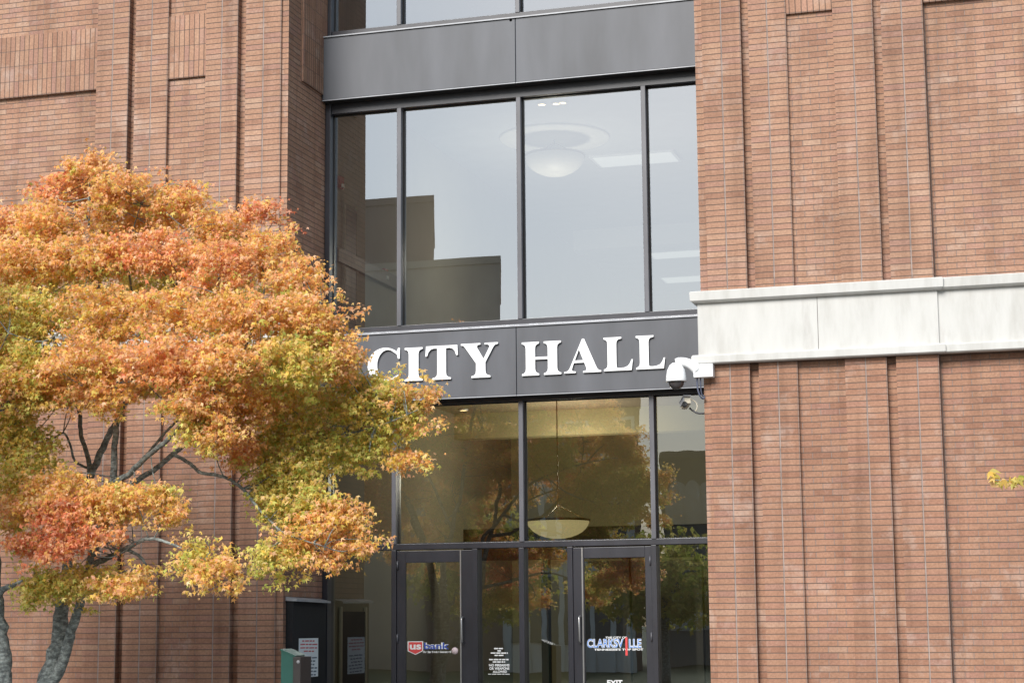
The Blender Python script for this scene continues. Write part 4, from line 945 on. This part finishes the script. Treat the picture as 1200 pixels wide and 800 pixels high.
# third tree, right of the frame: one sprig reaches the right edge of the picture
t3=empty('maple_tree',(P(1330,800,13).x,13,0),'tree whose single yellow green leaf sprig hangs at the right edge against the brick','tree')
b3=P(1340,745,13)
limbs('trunk',[[(b3.x,13,-.02,.13),(b3.x,13,1,.1),(b3.x-.05,13,1.8,.08),(b3.x-.1,13,2.6,.06),(b3.x,13.1,3.6,.04),(b3.x+.1,13.1,4.5,.015)]],t3,seed=13)
limbs('branch',[[(b3.x-.1,13,2.5,.03)]+LP((1290,560,13,2.4),(1245,556,13,1.6),(1215,560,13,1.1),(1190,563,13,.6),(1165,562,13,.35)),[(b3.x,13,3.2,.03),(b3.x+.6,13.2,4,.02),(b3.x+1,13.3,4.5,.01)],[(b3.x,13,3.4,.03),(b3.x-.1,12.6,4.2,.02),(b3.x+.1,12.4,4.6,.01)]],t3,seed=14)
S3=crown([(1350,400,70,60,0,'g','l',.5,.8),(1390,470,60,50,-.2,'l','g',.5,.8),(1420,380,60,60,.2,'g','o',.5,.8),(1345,320,60,40,.1,'o','g',.5,.8),(1300,545,40,26,0,'l','g',.5,.6),(1330,250,60,50,0,'o','g',.5,.8),(1400,290,80,60,.2,'g','o',.5,.8),(1470,330,60,60,.3,'g','l',.5,.8),(1290,330,50,60,-.2,'o','g',.5,.8),(1350,190,50,40,0,'o','g',.4,.8),(1450,220,60,50,.1,'o','g',.4,.8),(1390,380,80,60,-.6,'g','o',.5,.7)],13,31,.6)
for px,py,n_ in ((1160,559,3),(1166,563,4),(1173,566,4),(1181,567,3),(1188,566,4),(1198,563,4),(1212,560,8)):
    S3.append((tuple(P(px,py,13)),.03,n_+2,'l','g',.75,.9))
leaves('crown',S3,t3,33,size=.058)
# street trees on the far side, seen as dark reflections low in the glazing
for i,(x,y,h,lab) in enumerate(((-16.6,-8,4.8,'dark green street tree reflected low in the lobby glass on the left'),(-11.4,-9,4.2,'smaller dark green street tree reflected low in the lobby glass on the right'))):
    t=empty('street_tree',(x,y,0),lab,'tree','street trees across the road')
    limbs('trunk',[[(x,y,-.02,.16),(x,y,1.2,.12),(x+.1,y,2.6,.09),(x,y+.1,h*.8,.03)],[(x,y,1.8,.08),(x+.7,y+.3,3,.05),(x+1.3,y+.4,h*.7,.02)],[(x,y,2,.08),(x-.8,y-.3,3.2,.05),(x-1.3,y,h*.7,.02)]],t,seed=40+i)
    rg2=np.random.default_rng(50+i); S4=[]
    for k in range(420):
        d=rg2.normal(size=3); d/=np.linalg.norm(d); d*=rg2.random()**.4
        S4.append(((x+d[0]*2.2,y+d[1]*2,h*.66+d[2]*h*.34),.3,12,'l','l',.4,.7))
    leaves('crown',S4,t,60+i,size=.16)

# ------------------------------------------------------------------ light
SUN_EL, SUN_AZ = R(35), R(189)      # azimuth of the sun measured clockwise from +Y (facade normal is -Y, 180)
w=bpy.data.worlds.new('World'); sc.world=w; w.use_nodes=True; nt=w.node_tree; bg=nt.nodes['Background']; L=nt.links.new
sky=N(nt,'ShaderNodeTexSky'); sky.sky_type='NISHITA'; sky.sun_disc=False; sky.sun_elevation=SUN_EL; sky.sun_rotation=SUN_AZ; sky.air_density=1.0; sky.dust_density=1.5; sky.ozone_density=1
tc=N(nt,'ShaderNodeTexCoord'); no=N(nt,'ShaderNodeTexNoise'); no.inputs['Scale'].default_value=1.6; no.inputs['Detail'].default_value=6
mp=N(nt,'ShaderNodeMapping'); mp.inputs['Scale'].default_value=(1,1,2.5); L(tc.outputs['Generated'],mp.inputs[0]); L(mp.outputs[0],no.inputs['Vector'])
rp=ramp(nt,[(.35,(.30,.30,.30)),(.75,(.62,.62,.62))]); L(no.outputs['Fac'],rp.inputs[0])
mx=N(nt,'ShaderNodeMix',data_type='RGBA'); L(rp.outputs[0],mx.inputs[0]); L(sky.outputs[0],mx.inputs[6]); mx.inputs[7].default_value=(6.2,8.0,9.3,1)
L(mx.outputs[2],bg.inputs[0]); bg.inputs[1].default_value=.093
sd=bpy.data.lights.new('sun','SUN'); sd.energy=3.9; sd.angle=R(30); sd.color=(1,.965,.92)
so=bpy.data.objects.new('sun',sd); COL.objects.link(so)
dirv=Vector((math.sin(SUN_AZ)*math.cos(SUN_EL), math.cos(SUN_AZ)*math.cos(SUN_EL), math.sin(SUN_EL)))
so.rotation_euler=dirv.to_track_quat('Z','Y').to_euler(); so.location=(0,0,30)
sc.view_settings.view_transform='Standard'; sc.view_settings.look='None'; sc.view_settings.gamma=1; sc.view_settings.exposure=0.47
sc.render.engine='CYCLES'; sc.cycles.max_bounces=10; sc.cycles.transparent_max_bounces=16
